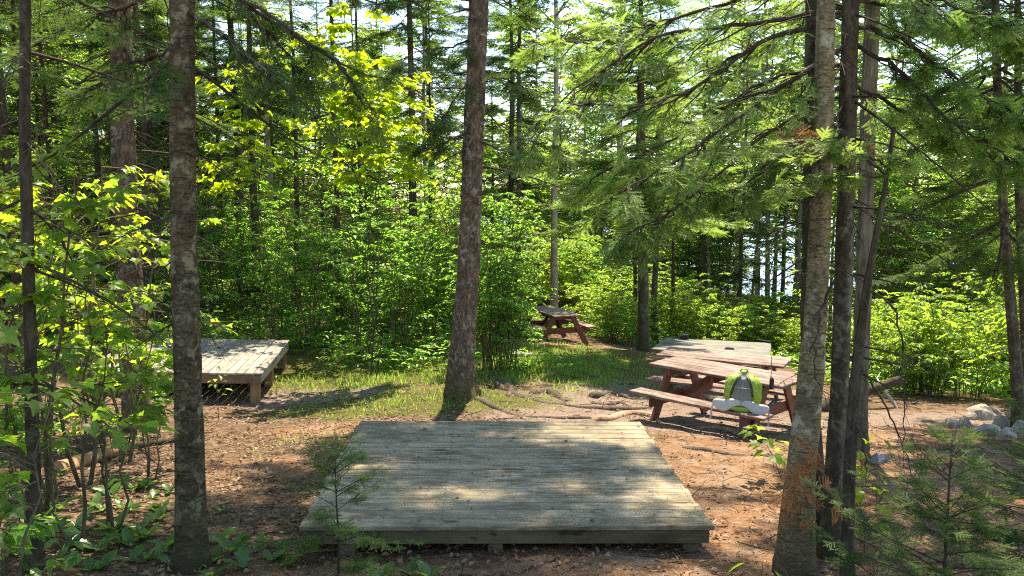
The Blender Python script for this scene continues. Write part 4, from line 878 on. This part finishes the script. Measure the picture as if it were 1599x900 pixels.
# dead orange fir twigs caught on the birch foot
dt=thing('dead_fir_twig','tangle of dead orange fir needles caught against the birch foot','twig',tuple(P(1262,770,4.58)))
w_,q_=MB(),MB(); r=np.random.default_rng(77); n=34; O=r.normal(0,1,(n,3))*[.085,.03,.11]; D=unit(r.normal(0,1,(n,3))*[1,.4,.6]); 
tubes(w_,np.stack([O,O+D*.05,O+D*.10],1),np.full((n,3),.0016),3)
for a,tm in enumerate(FRF): scatter(q_,tm,O[a::3],D[a::3],np.array([[0,-.8,.5]])+r.normal(0,.3,(len(O[a::3]),3)),.105*r.uniform(.6,1.3,len(O[a::3])))
q_.build('needles',M['needle_orange'],dt); w_.build('twig',M['twig'],dt)

# ------------------------------------------------------------------ young firs in front
def young_fir(label,px,y,H,bl,nb,seed,fl,dens,leafm='spruce',xoff=0,tilt=0,prof=([0,.25,1],[1,.9,.12])):
    p=at(px,y); root=thing('young_fir',label,'fir sapling',tuple(p)); w_,q_=MB(),MB(); r=np.random.default_rng(seed)
    path=np.array([(0,0,-.05),(.01,0,H*.3),(tilt*.5,0,H*.65),(tilt,0,H)]); tubes(w_,smooth_path(path,12),.010*sqrt(H)*(1.1-np.linspace(0,1,12)*.85),6)
    conifer(w_,q_,trunk_fn(path),H*.99,H*.12,bl,nb,seed,etop=50,ebot=-12,dens=dens,fl=fl,tms=FRF,prof=prof,sag=.10,thick=.45,tmin=.15)
    q_.build('crown',M[leafm],root); w_.build('trunk',M['twig'],root,True); return root
young_fir('bushy young fir in front of the fire ring and beside the birch clump',1492,3.05,1.12,.80,62,31,.23,16)
young_fir('young fir at the picture edge beyond the bushy one',1650,3.6,1.2,.85,55,32,.24,14)
young_fir('low young fir spreading in the bottom corner below the bushy one',1405,2.55,.55,.45,36,33,.22,15)
young_fir('sparse young fir at the near corner of the low platform',521,4.7,.74,.60,26,34,.26,19,'spruce_light',prof=([0,.35,.6,1],[1.15,1,.6,.3]))
# ------------------------------------------------------------------ maple saplings and herbs nearby
def sapling(name,label,cat,p,H,kw,leafm,seed,group=None,barkm='stem',tm=MA):
    root=thing(name,label,cat,tuple(p),0,group); w_,l_=MB(),MB()
    broadleaf(w_,l_,H,seed=seed,tm=tm,**kw); w_.build('stems' if kw.get('nst',1)>1 else 'stem',M[barkm],root,True); l_.build('leaves',M[leafm],root); return root
GM='maple saplings beside the slim dark trunk'
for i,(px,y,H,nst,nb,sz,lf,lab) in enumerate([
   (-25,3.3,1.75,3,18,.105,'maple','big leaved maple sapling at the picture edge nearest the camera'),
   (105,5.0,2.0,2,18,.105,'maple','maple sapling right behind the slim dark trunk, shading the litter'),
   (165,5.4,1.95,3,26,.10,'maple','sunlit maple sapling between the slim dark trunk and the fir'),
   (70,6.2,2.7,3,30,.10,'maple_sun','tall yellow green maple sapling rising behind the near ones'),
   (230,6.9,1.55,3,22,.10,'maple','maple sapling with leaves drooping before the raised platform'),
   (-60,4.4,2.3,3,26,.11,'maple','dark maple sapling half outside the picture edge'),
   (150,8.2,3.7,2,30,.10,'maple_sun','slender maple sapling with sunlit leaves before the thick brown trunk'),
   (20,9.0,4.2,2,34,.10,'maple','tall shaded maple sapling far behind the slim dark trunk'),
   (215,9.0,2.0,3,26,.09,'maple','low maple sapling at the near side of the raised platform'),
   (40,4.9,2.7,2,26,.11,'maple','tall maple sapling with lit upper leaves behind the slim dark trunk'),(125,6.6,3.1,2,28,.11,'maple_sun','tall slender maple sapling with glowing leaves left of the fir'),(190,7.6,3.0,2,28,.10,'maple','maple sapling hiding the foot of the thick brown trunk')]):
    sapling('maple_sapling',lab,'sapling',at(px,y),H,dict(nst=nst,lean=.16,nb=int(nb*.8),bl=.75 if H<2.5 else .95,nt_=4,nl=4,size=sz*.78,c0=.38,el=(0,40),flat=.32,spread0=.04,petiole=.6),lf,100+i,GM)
for i,(px,y,H) in enumerate([(-40,3.7,.8),(-60,4.6,1.1),(20,6.4,1.0),(130,8.0,.9),(60,8.2,1.2)]):
    sapling('leafy_bush','low leafy green bush crowding the left picture edge under the maple saplings','bush',at(px,y),H,dict(nst=6,lean=.3,nb=22,bl=.45,nt_=4,nl=5,size=.075,c0=.15,el=(0,55),flat=.4,spread0=.05,petiole=.3,r0=.006),'shrub',140+i,'low bushes under the maple saplings',tm=OV)
# the bright young maple reaching into the sun
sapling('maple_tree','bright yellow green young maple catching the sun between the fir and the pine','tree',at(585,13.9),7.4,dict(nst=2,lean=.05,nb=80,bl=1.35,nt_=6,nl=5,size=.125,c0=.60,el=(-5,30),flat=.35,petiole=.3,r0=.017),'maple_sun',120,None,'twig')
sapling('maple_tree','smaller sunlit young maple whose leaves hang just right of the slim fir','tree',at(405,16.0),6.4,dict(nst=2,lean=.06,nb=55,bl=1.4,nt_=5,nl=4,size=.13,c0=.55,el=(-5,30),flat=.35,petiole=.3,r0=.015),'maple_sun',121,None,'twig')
# seedlings
def seedling(label,p,H,n,size,seed,leafm='maple_sun',tm=MA,lean=(0,0),group='maple seedlings around the birch clump',name='maple_seedling'):
    r=np.random.default_rng(seed); root=thing(name,label,'seedling',tuple(p),0,group); w_,l_=MB(),MB()
    st=smooth_path([(0,0,-.03),(lean[0]*.4,lean[1]*.4,H*.5),(lean[0],lean[1],H)],8); tubes(w_,st,np.linspace(.005,.002,8),5)
    k=r.integers(3,8,n); A=r.uniform(0,6.28,n); O=st[k]; D=np.stack([np.cos(A),np.sin(A),r.uniform(.0,.5,n)],1); e=O+D*size*r.uniform(.5,1.1,(n,1))
    tubes(w_,np.stack([O,(O+e)/2+[0,0,.01],e],1),np.full((n,3),.0014),4); D[:,2]=r.uniform(-.5,-.05,n)
    scatter(l_,tm,e,D,np.array([[0,0,1.]])+r.normal(0,.25,(n,3)),size*r.uniform(.7,1.2,n)); w_.build('stem',M['stem'],root,True); l_.build('leaves',M[leafm],root)
seedling('lime green maple seedling leaning out before the bench leg, left of the birch',PG(1238,770)+[.03,.35,0],.42,16,.11,1,'maple',lean=(-.22,.02))
seedling('bright maple seedling standing in sun just behind the thin leaning stem',PG(1352,760),.36,11,.13,2)
seedling('small bright maple seedling low behind the thin leaning stem',PG(1368,800),.24,8,.12,3)
seedling('small maple seedling beside the foot of the thin leaning stem',PG(1350,865),.2,7,.09,4)
seedling('single broad green leaf at the picture bottom before the birch foot',PG(1190,905),.10,2,.15,5,'maple',HB)
seedling('thin leafy seedling growing before the raised platform near its front post',at(340,10.6),.75,13,.10,6,'maple',OV,group='seedlings at the raised platform')
seedling('thin leafy seedling beside the brown corner post of the raised platform',at(432,12.2),.45,9,.09,7,'maple_sun',OV,group='seedlings at the raised platform')
def herb(p,n,size,seed,label,group,leafm='herb'):
    r=np.random.default_rng(seed); o=MB(); A=np.arange(n)*2.2+r.uniform(0,2); D=np.stack([np.cos(A),np.sin(A),r.uniform(.25,1.1,n)],1)
    V,T,Q=HB; 
    s=np.array([0,.12,.3,.5,.7,.88,1.]); wd=np.array([.03,.10,.2,.23,.19,.10,.0])
    VV=np.concatenate([np.stack([-wd,s,.06+.30*s-.42*s*s],1),np.stack([0*wd,s,.30*s-.42*s*s],1),np.stack([wd,s,.06+.30*s-.42*s*s],1)]); m=len(s)
    QQ=[[i,i+m,i+m+1,i+1] for i in range(m-1)]+[[i+m,i+2*m,i+2*m+1,i+m+1] for i in range(m-1)]
    scatter(o,(VV,np.zeros((0,3),int),np.array(QQ)),np.zeros((n,3)),D,np.array([[0,0,1.]])+r.normal(0,.15,(n,3)),size*r.uniform(.65,1.15,n))
    ob=o.build('broad_leaf_herb',M[leafm],None,True); ob.location=tuple(p); return tag(ob,label,'herb',group)
RH=np.random.default_rng(91)
HL=[(int(RH.uniform(20,275)),int(RH.uniform(735,895)),int(RH.integers(3,6)),RH.uniform(.08,.17)) for _ in range(34)]+[(155,862,5,.20),(120,830,5,.18),(178,835,5,.2),(205,800,4,.15),(150,795,4,.14),(230,842,5,.17),(250,815,4,.14),(262,858,4,.16),(205,880,4,.13),(238,780,4,.12),(170,770,4,.13),(195,760,4,.12),(225,755,3,.1),(265,770,3,.11),(95,800,4,.16),(75,845,4,.17),(140,895,4,.12),
    (335,880,5,.13),(362,868,4,.16),(380,893,4,.15),(350,850,4,.15),(425,880,4,.13),(440,862,3,.12),(330,905,4,.14),(600,905,4,.15),(640,903,5,.14),(668,908,4,.14),(300,780,3,.1),(345,800,3,.1),(410,850,3,.1)]
for i,(px,py,n,s) in enumerate(HL):
    g_=px<300; h_=px>500
    herb(PG(px,py),n,s,300+i,'clump of broad oval leaves on the litter between the slim trunk and the fir' if g_ else ('clump of broad green leaves at the picture bottom below the low platform' if h_ else 'clump of broad oval leaves beside the fir foot, towards the low platform'),
         'herbs between the two slim trunks' if g_ else ('herbs under the low platform' if h_ else 'herbs at the fir foot'))

# ------------------------------------------------------------------ thickets: shrubs as single plants
def proto_set(name,leafm,specs,barkm='stem'):
    out=[]
    for i,kw in enumerate(specs):
        tm=kw.pop('tm',OV); root=thing(name,None,None,(0,0,0)); w_,l_=MB(),MB(); broadleaf(w_,l_,tm=tm,**kw)
        a=w_.build('stems' if kw['nst']>1 else 'stem',M[barkm],root,True); b=l_.build('leaves',M[leafm],root); reg(root,a,b); out.append([root,False,kw['H']])
    return out
def place(pr,p,rz,s,label,cat,group):
    root,used,H=pr
    o=root if not used else copy_tree(root)
    pr[1]=True; o.location=tuple(p); o.rotation_euler=(0,0,rz); o.scale=(s,s,s); tag(o,label,cat,group); return o
haz=proto_set('hazel_bush','shrub',[dict(H=h,nst=n,lean=.22,nb=nb,bl=.95,nt_=6,nl=6,size=.088,c0=.18,seed=200+i,el=(0,50),flat=.4,spread0=.10,petiole=.2,r0=.016) for i,(h,n,nb) in enumerate([(3.2,7,46),(3.8,6,50),(2.6,7,42),(4.4,5,54)])])
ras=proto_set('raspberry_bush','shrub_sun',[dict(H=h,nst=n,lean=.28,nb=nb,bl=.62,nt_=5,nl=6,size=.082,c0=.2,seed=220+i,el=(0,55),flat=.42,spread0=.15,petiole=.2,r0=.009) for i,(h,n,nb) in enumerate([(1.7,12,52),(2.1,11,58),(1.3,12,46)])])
R2=np.random.default_rng(5)
def clear(x,y):
    return not ((-7.2<x<-3.6 and 11.8<y<15.3) or (3.3<x<7.2 and 17.7<y<21.6) or (abs(x-1.03)<1.5 and abs(y-20)<1.4) or (-.9<x<1.3 and 15<y<20.5))
def fill(protos,boxes,label,cat,group,smin=.8,smax=1.15,bounds=None):
    for (px0,px1,y0,y1,n) in boxes:
        k=0; tries=0
        while k<n and tries<n*20:
            tries+=1; px=R2.uniform(px0,px1); y=sqrt(R2.uniform(y0*y0,y1*y1)); p=at(px,y)
            if not clear(p[0],p[1]): continue
            pr=protos[R2.integers(0,len(protos))]; place(pr,p,R2.uniform(0,6.28),R2.uniform(smin,smax),label,cat,group); k+=1
fill(haz,[(250,720,15.6,17.5,13),(240,700,17.5,22,16),(-150,260,14.5,22,14),(-100,760,20,27,34),(-100,760,27,36,40)],'leafy hazel bush in the dark thicket behind the raised platform','bush','hazel bushes behind the raised platform',.75,1.1)
fill(haz,[(735,815,14.2,16.6,6),(700,800,17,24,6)],'dense green hazel bush right behind the big pine','bush','hazel bushes behind the big pine',.7,1.0)
fill(ras,[(860,1265,27,35,34)],'tall bright green bush deeper in the woods beyond the grey platform','bush','tall bushes deeper beyond the grey platform',1.3,1.9)
fill(haz,[(820,960,26,34,8)],'bright hazel bush in the woods beyond the far picnic table','bush','hazel bushes beyond the far picnic table',.65,1.0)
fill(ras,[(905,1010,21,24,8),(900,1265,22.6,27,26)],'bright green bush lining the clearing beyond the grey platform','bush','low bushes beyond the grey platform',.8,1.15)
fill(ras,[(1345,1700,13.4,15.5,15),(1330,1750,15.5,20,24),(1290,1750,20,27,20)],'sunlit yellow green raspberry bush behind the fire ring','bush','raspberry bushes behind the fire ring',.85,1.25)
fill(haz,[(1400,1800,17,26,9)],'tall green hazel bush rising out of the raspberry bank','bush','hazel bushes in the raspberry bank',.6,.85)

# ------------------------------------------------------------------ the forest: every tree a thing, copies share meshes
def wood_tree(name,H,r0,cb,fnkw,barkm,leafm,seed,dead=30,deadl=1.2,lean=.02,kind='c'):
    r=np.random.default_rng(seed); hs=np.linspace(0,H,9); path=np.c_[np.cumsum(r.normal(0,lean*H/8,9)),np.cumsum(r.normal(0,lean*H/8,9)),hs]; path-= [path[0,0],path[0,1],0]
    rad=r0*(1.02-.9*(hs/H)**.9); root=thing(name,None,None); mb=MB(); trunk_mesh(mb,path,rad,10,.05,.45,seed); w_,l_=MB(),MB(); tf=trunk_fn(path)
    if dead: dead_whorl(w_,tf,H*.10,cb+1,dead,deadl,seed,.009)
    if kind=='c': conifer(w_,l_,tf,H,cb,seed=seed,**fnkw)
    else: broadleaf(w_,l_,H,tf=tf,seed=seed,**fnkw)
    merge(mb,w_,1); a=mb.build('trunk',[M[barkm],M['twig' if kind=='c' else barkm]],root,True); c=l_.build('crown',M[leafm],root); reg(root,a,c); return [root,False,H]
spr=[wood_tree('spruce_tree',h,r,cb,dict(bl=bl,nb=nb,dens=6.5,fl=.52,ebot=-20),'bark_spruce','spruce',400+i) for i,(h,r,cb,bl,nb) in enumerate([(15,.13,4.5,2.0,105),(17,.15,6.5,2.2,105),(13,.11,3.0,1.8,105),(18,.16,8.,2.2,95)])]
thin=[wood_tree('spruce_tree',h,r,cb,dict(bl=bl,nb=nb,dens=6,fl=.48,ebot=-20),'bark_dark','spruce',420+i,dead=44,deadl=.9) for i,(h,r,cb,bl,nb) in enumerate([(12,.075,6.5,1.1,60),(13,.085,7.5,1.2,60)])]
low=[wood_tree('fir_tree',h,r,cb,dict(bl=bl,nb=nb,dens=7,fl=.46,ebot=-15),'bark_spruce','spruce_light',440+i,dead=0) for i,(h,r,cb,bl,nb) in enumerate([(7,.08,.6,1.6,110),(9.5,.11,1.0,1.9,130),(5,.06,.35,1.3,90)])]
bir=[wood_tree('birch_tree',h,r,cb,dict(nst=1,lean=0,nb=nb,bl=2.2,nt_=7,nl=14,size=.125,tm=DI,c0=cb/h,el=(10,50)),'bark_pale','birchleaf',460+i,dead=8,deadl=.6,kind='b',lean=.03) for i,(h,r,cb,nb) in enumerate([(14,.10,5.5,70),(16,.12,7.0,76),(11,.075,3.4,60)])]
mid=[wood_tree('maple_tree',h,r,cb,dict(nst=1,lean=0,nb=nb,bl=2.3,nt_=8,nl=8,size=.12,tm=OV,c0=cb/h,el=(0,40),flat=.4),'stem','maple',480+i,dead=0,kind='b',lean=.06) for i,(h,r,cb,nb) in enumerate([(7.5,.05,1.2,60),(9,.06,2.2,64),(6,.045,.8,52)])]
sun=[wood_tree('maple_tree',h,r,cb,dict(nst=1,lean=0,nb=nb,bl=2.2,nt_=9,nl=8,size=.12,tm=OV,c0=cb/h,el=(0,40),flat=.4),'stem','birchleaf',490+i,dead=0,kind='b',lean=.06) for i,(h,r,cb,nb) in enumerate([(7.0,.045,1.0,95),(9,.06,1.6,105)])]
taken=[]
def free(p,d):
    if any((p[0]-q[0])**2+(p[1]-q[1])**2<d*d for q in taken): return False
    return clear(p[0],p[1])
def put(pr,p,label,group,s=1.,cat='tree'):
    taken.append(p); return place(pr,p,R2.uniform(0,6.28),s,label,cat,group)
# trees that can be told apart
one=[('thin','tall thin dark trunk rising left of the far picnic table',806,21,1.15,0),('bir','greyish trunk right behind the far picnic table',865,24.5,1.05,1),('thin','slim dark trunk just left of the drooping skirted spruce',990,25,.9,1),
     ('spr','dark trunk close behind the drooping skirted spruce',1022,24,.8,0),('thin','slender dark trunk in the bright woods right of the skirted spruce',1050,27,.95,0),('spr','dark trunk in bright leaves beyond the middle of the grey platform',1092,30,.8,1),
     ('spr','leaning dark trunk before the lake, beyond the grey platform',1147,27,.85,2),('bir','slim white birch trunk beside the glimpse of lake',1178,30,.85,2),('thin','thin dark trunk standing in front of the lake water',1217,33,.9,1),
     ('spr','dark trunk seen just right of the thick brown trunk',246,17.2,.9,0),('spr','very dark trunk close beside another, just left of the slim fir',264,19.5,.85,1),('thin','thin black trunk at the far edge of the thicket',33,14,1.1,0),('thin','black trunk near the picture edge beyond the maples',10,16,1.1,1),
     ('spr','black trunk seen in a gap right of the slim fir',387,22.5,.9,3),('spr','black trunk next to the gap, beyond the raised platform',406,21,.8,1),('thin','slim dark trunk in the thicket above the raised platform corner',470,21,1.1,0),('thin','slim dark trunk in the middle of the thicket',535,19.5,1.05,1),('spr','dim trunk in the thicket left of the big pine',650,23,.9,3)]
KD=dict(spr=spr,thin=thin,low=low,bir=bir,mid=mid,sun=sun)
for k,lab,px,y,s,i in one:
    put(KD[k][i],at(px,y),lab,None,s)
def forest(n,px0,px1,y0,y1,mixp,zone,gap=1.5,smin=.8,smax=1.15,skip=None):
    names=dict(spr='dark spruce %s',thin='thin dark trunked spruce %s',low='bushy green fir %s',bir='pale leafed birch %s',mid='slender leafy maple %s',sun='light leaved young maple %s'); ks=list(mixp); pv=np.array([mixp[k] for k in ks],float); pv/=pv.sum()
    c=t=0
    while c<n and t<n*30:
        t+=1; px=R2.uniform(px0,px1); y=sqrt(R2.uniform(y0*y0,y1*y1)); p=at(px,y)
        if skip and skip(px,y): continue
        if not free(p,gap): continue
        k=ks[R2.choice(len(ks),p=pv)]; pr=KD[k][R2.integers(0,len(KD[k]))]
        put(pr,p,names[k]%zone,'%s trees %s'%({'spr':'spruce','thin':'thin spruce','low':'young fir','bir':'birch','mid':'maple','sun':'light maple'}[k],zone),R2.uniform(smin,smax)); c+=1
lake=lambda px,y: 1165<px<1262
forest(38,-350,720,17,29,dict(spr=.5,thin=4,mid=.8,sun=1.2,bir=.5),'in the woods behind the raised platform',1.2,.8,1.15,lambda px,y: 380<px<720 and y<25)
forest(54,-350,760,29,40,dict(spr=2,low=1.5,mid=2,sun=5,bir=.5),'farther in the woods behind the raised platform',1.6)
forest(60,-500,760,38,57,dict(spr=2,low=4,mid=3),'deep in the woods behind the raised platform',1.8,.95,1.35)
forest(9,-700,-120,11,20,dict(spr=2,low=1,thin=1,mid=2),'at the far side of the maple saplings',1.6)
forest(9,715,800,17.5,30,dict(spr=1,low=2,mid=2),'behind the big pine',1.2,.7,1.)
open_=lambda px,y: (.2<(px-800)/F*y<3.3 and y<28)
forest(66,800,1125,36,58,dict(bir=3,spr=.7,low=.5,sun=7),'in the bright woods beyond the far picnic table',1.5,.9,1.3)
forest(7,1165,1262,28,34,dict(sun=2,low=1),'before the lake',1.2,.25,.32)
forest(26,1130,1320,29,48,dict(bir=1),'lining the lake shore',1.3,.9,1.25)
forest(28,1330,1750,23.5,31,dict(sun=4,low=.6),'rising out of the raspberry bank',1.4,.75,1.05)
forest(66,1310,1900,29,52,dict(bir=4,spr=1.5,low=1,sun=6),'beyond the raspberry bank',1.6,.9,1.35)
forest(5,1610,1950,12,22,dict(spr=2,low=1.5,mid=1.5),'near the picture edge beyond the fire ring',1.6,.7,.95)
for pr in haz+ras+spr+thin+low+bir+mid+sun:
    if not pr[1]:
        for k in KIDS[pr[0].name]: bpy.data.objects.remove(k)
        bpy.data.objects.remove(pr[0])

# ------------------------------------------------------------------ what nobody could count
def stuff(name,mb,m): return tag(mb.build(name,m),kind='stuff')
def patch(n,x0,x1,y0,y1,f=None):
    x=R2.uniform(x0,x1,n); y=R2.uniform(y0,y1,n)
    if f is not None: k=R2.random(n)<f(x,y); x,y=x[k],y[k]
    return np.stack([x,y,gz(x,y)],1)
def nz(x,y,s=1.): return .5+.5*np.sin(2.1*s*x+1.7*np.sin(1.3*s*y+.5))*np.sin(1.9*s*y+1.3*np.sin(1.7*s*x))
def g(x,y,cx,cy,rx,ry): return np.exp(-(((x-cx)/rx)**2+((y-cy)/ry)**2))
# fallen leaves
mb=MB(); O=patch(44000,-8,5.5,2.2,14,lambda x,y: np.clip(1.0*g(x,y,-3,6,3.0,5)+.8*g(x,y,0,4,4,1.3)+.2,0,1)*(.5+.5*nz(x,y,2)))
n=len(O); A=R2.uniform(0,6.28,n); O[:,2]+=R2.uniform(.002,.03,n); D=np.stack([np.cos(A),np.sin(A),R2.normal(0,.35,n)],1)
lf=(np.array([(0,0,0),(.3,.3,.16),(.28,.65,.13),(0,1,.05),(-.28,.65,.2),(-.3,.3,.12),(0,.5,0.)]),np.zeros((0,3),int),np.array([[0,1,2,6],[6,2,3,4],[0,6,4,5]]))
scatter(mb,lf,O,D,np.array([[0,0,1.]])+R2.normal(0,.45,(n,3)),R2.uniform(.018,.056,n)); stuff('fallen_leaves',mb,M['deadleaf'])
# fallen needles and twigs
mb=MB(); O=patch(60000,-4,8.5,2.6,11,lambda x,y: np.clip(g(x,y,2.6,6,2.0,3.2)+.6*g(x,y,6,7.5,3,3)+.35*g(x,y,0,4.3,3,.8)+.1,0,1))
n=len(O); A=R2.uniform(0,6.28,n); O[:,2]+=R2.uniform(.001,.014,n); D=np.stack([np.cos(A),np.sin(A),R2.normal(0,.16,n)],1)
nd=(np.array([(-.05,0,0),(.05,0,.02),(.05,1,.02),(-.05,1,0)]),np.zeros((0,3),int),np.array([[0,1,2,3]]))
scatter(mb,nd,O,D,np.array([[0,0,1.]])+R2.normal(0,.3,(n,3)),R2.uniform(.02,.06,n)); stuff('needle_litter',mb,M['straw'])
mb=MB(); O=patch(2600,-6,8,2.6,13); n=len(O); A=R2.uniform(0,6.28,n); D=np.stack([np.cos(A),np.sin(A),R2.normal(0,.12,n)],1); l=R2.uniform(.05,.38,n)[:,None]; B2=R2.normal(0,.12,(n,3))
O[:,2]+=.012; tubes(mb,np.stack([O,O+D*l*.5+B2*l*.4,O+D*l],1),np.stack([R2.uniform(.002,.006,n)]*3,1)*[1,.85,.5],4); stuff('twig_litter',mb,M['twig'])
mb=MB(); n=520; u,v=R2.uniform(-1.36,1.36,n),R2.uniform(-1.25,1.25,n); ca,sa=cos(.0335),sin(.0335)
O=np.stack([-.068+ca*u-sa*v,6.288+sa*u+ca*v,-.5337-.0127*u+.004+R2.uniform(0,.004,n)],1); A=R2.uniform(0,6.28,n); D=np.stack([np.cos(A),np.sin(A),R2.normal(0,.05,n)],1)
scatter(mb,nd,O,D,np.array([[0,0,1.]])+R2.normal(0,.1,(n,3)),R2.uniform(.02,.055,n)); k=R2.choice(n,26,False); scatter(mb,lf,O[k],D[k],np.array([[0,0,1.]])+R2.normal(0,.2,(26,3)),R2.uniform(.02,.05,26)); stuff('needle_litter',mb,M['deadleaf'])
# grass
bl_=(np.array([(-.035,0,0),(.035,0,0),(.028,.5,.06),(-.028,.5,.06),(0,1,.26)]),np.array([[3,2,4]]),np.array([[0,1,2,3]]))
dens=lambda x,y: np.clip(1.0*g(x,y,-1.7,11.3,1.5,.9)+1.1*g(x,y,.7,15.4,1.6,2.6)+.8*g(x,y,-2.2,13.6,2.2,1.1)+.9*g(x,y,-.9,8.9,1.0,.6)+.9*g(x,y,.5,8.9,1.1,.3)+.5*g(x,y,4.6,14.6,1.2,.8)+.5*g(x,y,1.6,13.2,1.2,.7)+.22*g(x,y,-2.4,8.6,.8,.9),0,1)*(.2+.8*nz(x,y,2.3)**1.7)*1.15-.07
mb=MB(); O=patch(230000,-5.5,6.5,7.6,19.5,dens); n=len(O); A=R2.uniform(0,6.28,n); D=np.stack([np.cos(A)*.5,np.sin(A)*.5,R2.uniform(.3,1.1,n)],1)
scatter(mb,bl_,O,D,np.stack([-np.cos(A),-np.sin(A),.6+0*A],1),R2.uniform(.025,.085,n)*(1+.4*(O[:,1]>13)),None,R2.uniform(1.,2.2,n)); stuff('grass',mb,M['grass'])
# leafy ground cover along the edge of the woods
cov=lambda x,y: np.clip((y>14.2+.0*x)*(x<-1.0)*((y>15.4)|(x>-3.5))*1.0*np.clip((30-y)/6,0,1)+g(x,y,.3,14.6,.8,.9)*.8+(y>13.3+.25*np.sin(x*2))*(x>5.9)*(x<12)*np.clip((19-y)/4,0,1)+((y>21.3)&(y<26)&(x>.5)&(x<9))*.7,0,1)*(.4+.6*nz(x,y,1.4))
mb=MB(); O=patch(44000,-18,12,12.8,30,cov); k=np.array([clear(a,b) or (2.0<b-a) and False for a,b in O[:,:2]]); O=O[k]; n=len(O); h=R2.uniform(.06,.42,n); A=R2.uniform(0,6.28,n)
W_=np.stack([O,O+np.stack([.1*np.cos(A),.1*np.sin(A),h*.6],1),O+np.stack([.18*np.cos(A),.18*np.sin(A),h],1)],1)
for q in range(4):
    B_=A+q*1.57+R2.normal(0,.3,n); D=np.stack([np.cos(B_),np.sin(B_),R2.normal(-.1,.25,n)],1); scatter(mb,OV,W_[:,2],D,np.array([[0,0,1.]])+R2.normal(0,.3,(n,3)),R2.uniform(.06,.14,n))
tubes(mb,W_[::3],np.full((len(W_[::3]),3),.002),3); stuff('ground_cover',mb,M['shrub'])
# the wooded far shore
mb=MB(); O=[]
for x in np.arange(-500,900,9.):
    for y in (566,580,600,625): O.append((x+R2.uniform(-4,4),y+R2.uniform(-7,7),0))
O=np.array(O,float); O[:,2]=gz(O[:,0],O[:,1]); n=len(O); hh=R2.uniform(12,22,n)
for q in range(16):
    t=q/15; A=R2.uniform(0,6.28,(n,5)); rr=hh[:,None]*.20*(1-t*.92)
    for j in range(5):
        a=A[:,j]; base=O+np.stack([0*a,0*a,hh*(.12+.85*t)],1); D=np.stack([np.cos(a),np.sin(a),-.35+0*a],1); scatter(mb,FR[j%4],base,D,np.array([[0,0,1.]])+R2.normal(0,.3,(n,3)),rr[:,0]*1.3)
stuff('far_shore_woods',mb,M['spruce'])
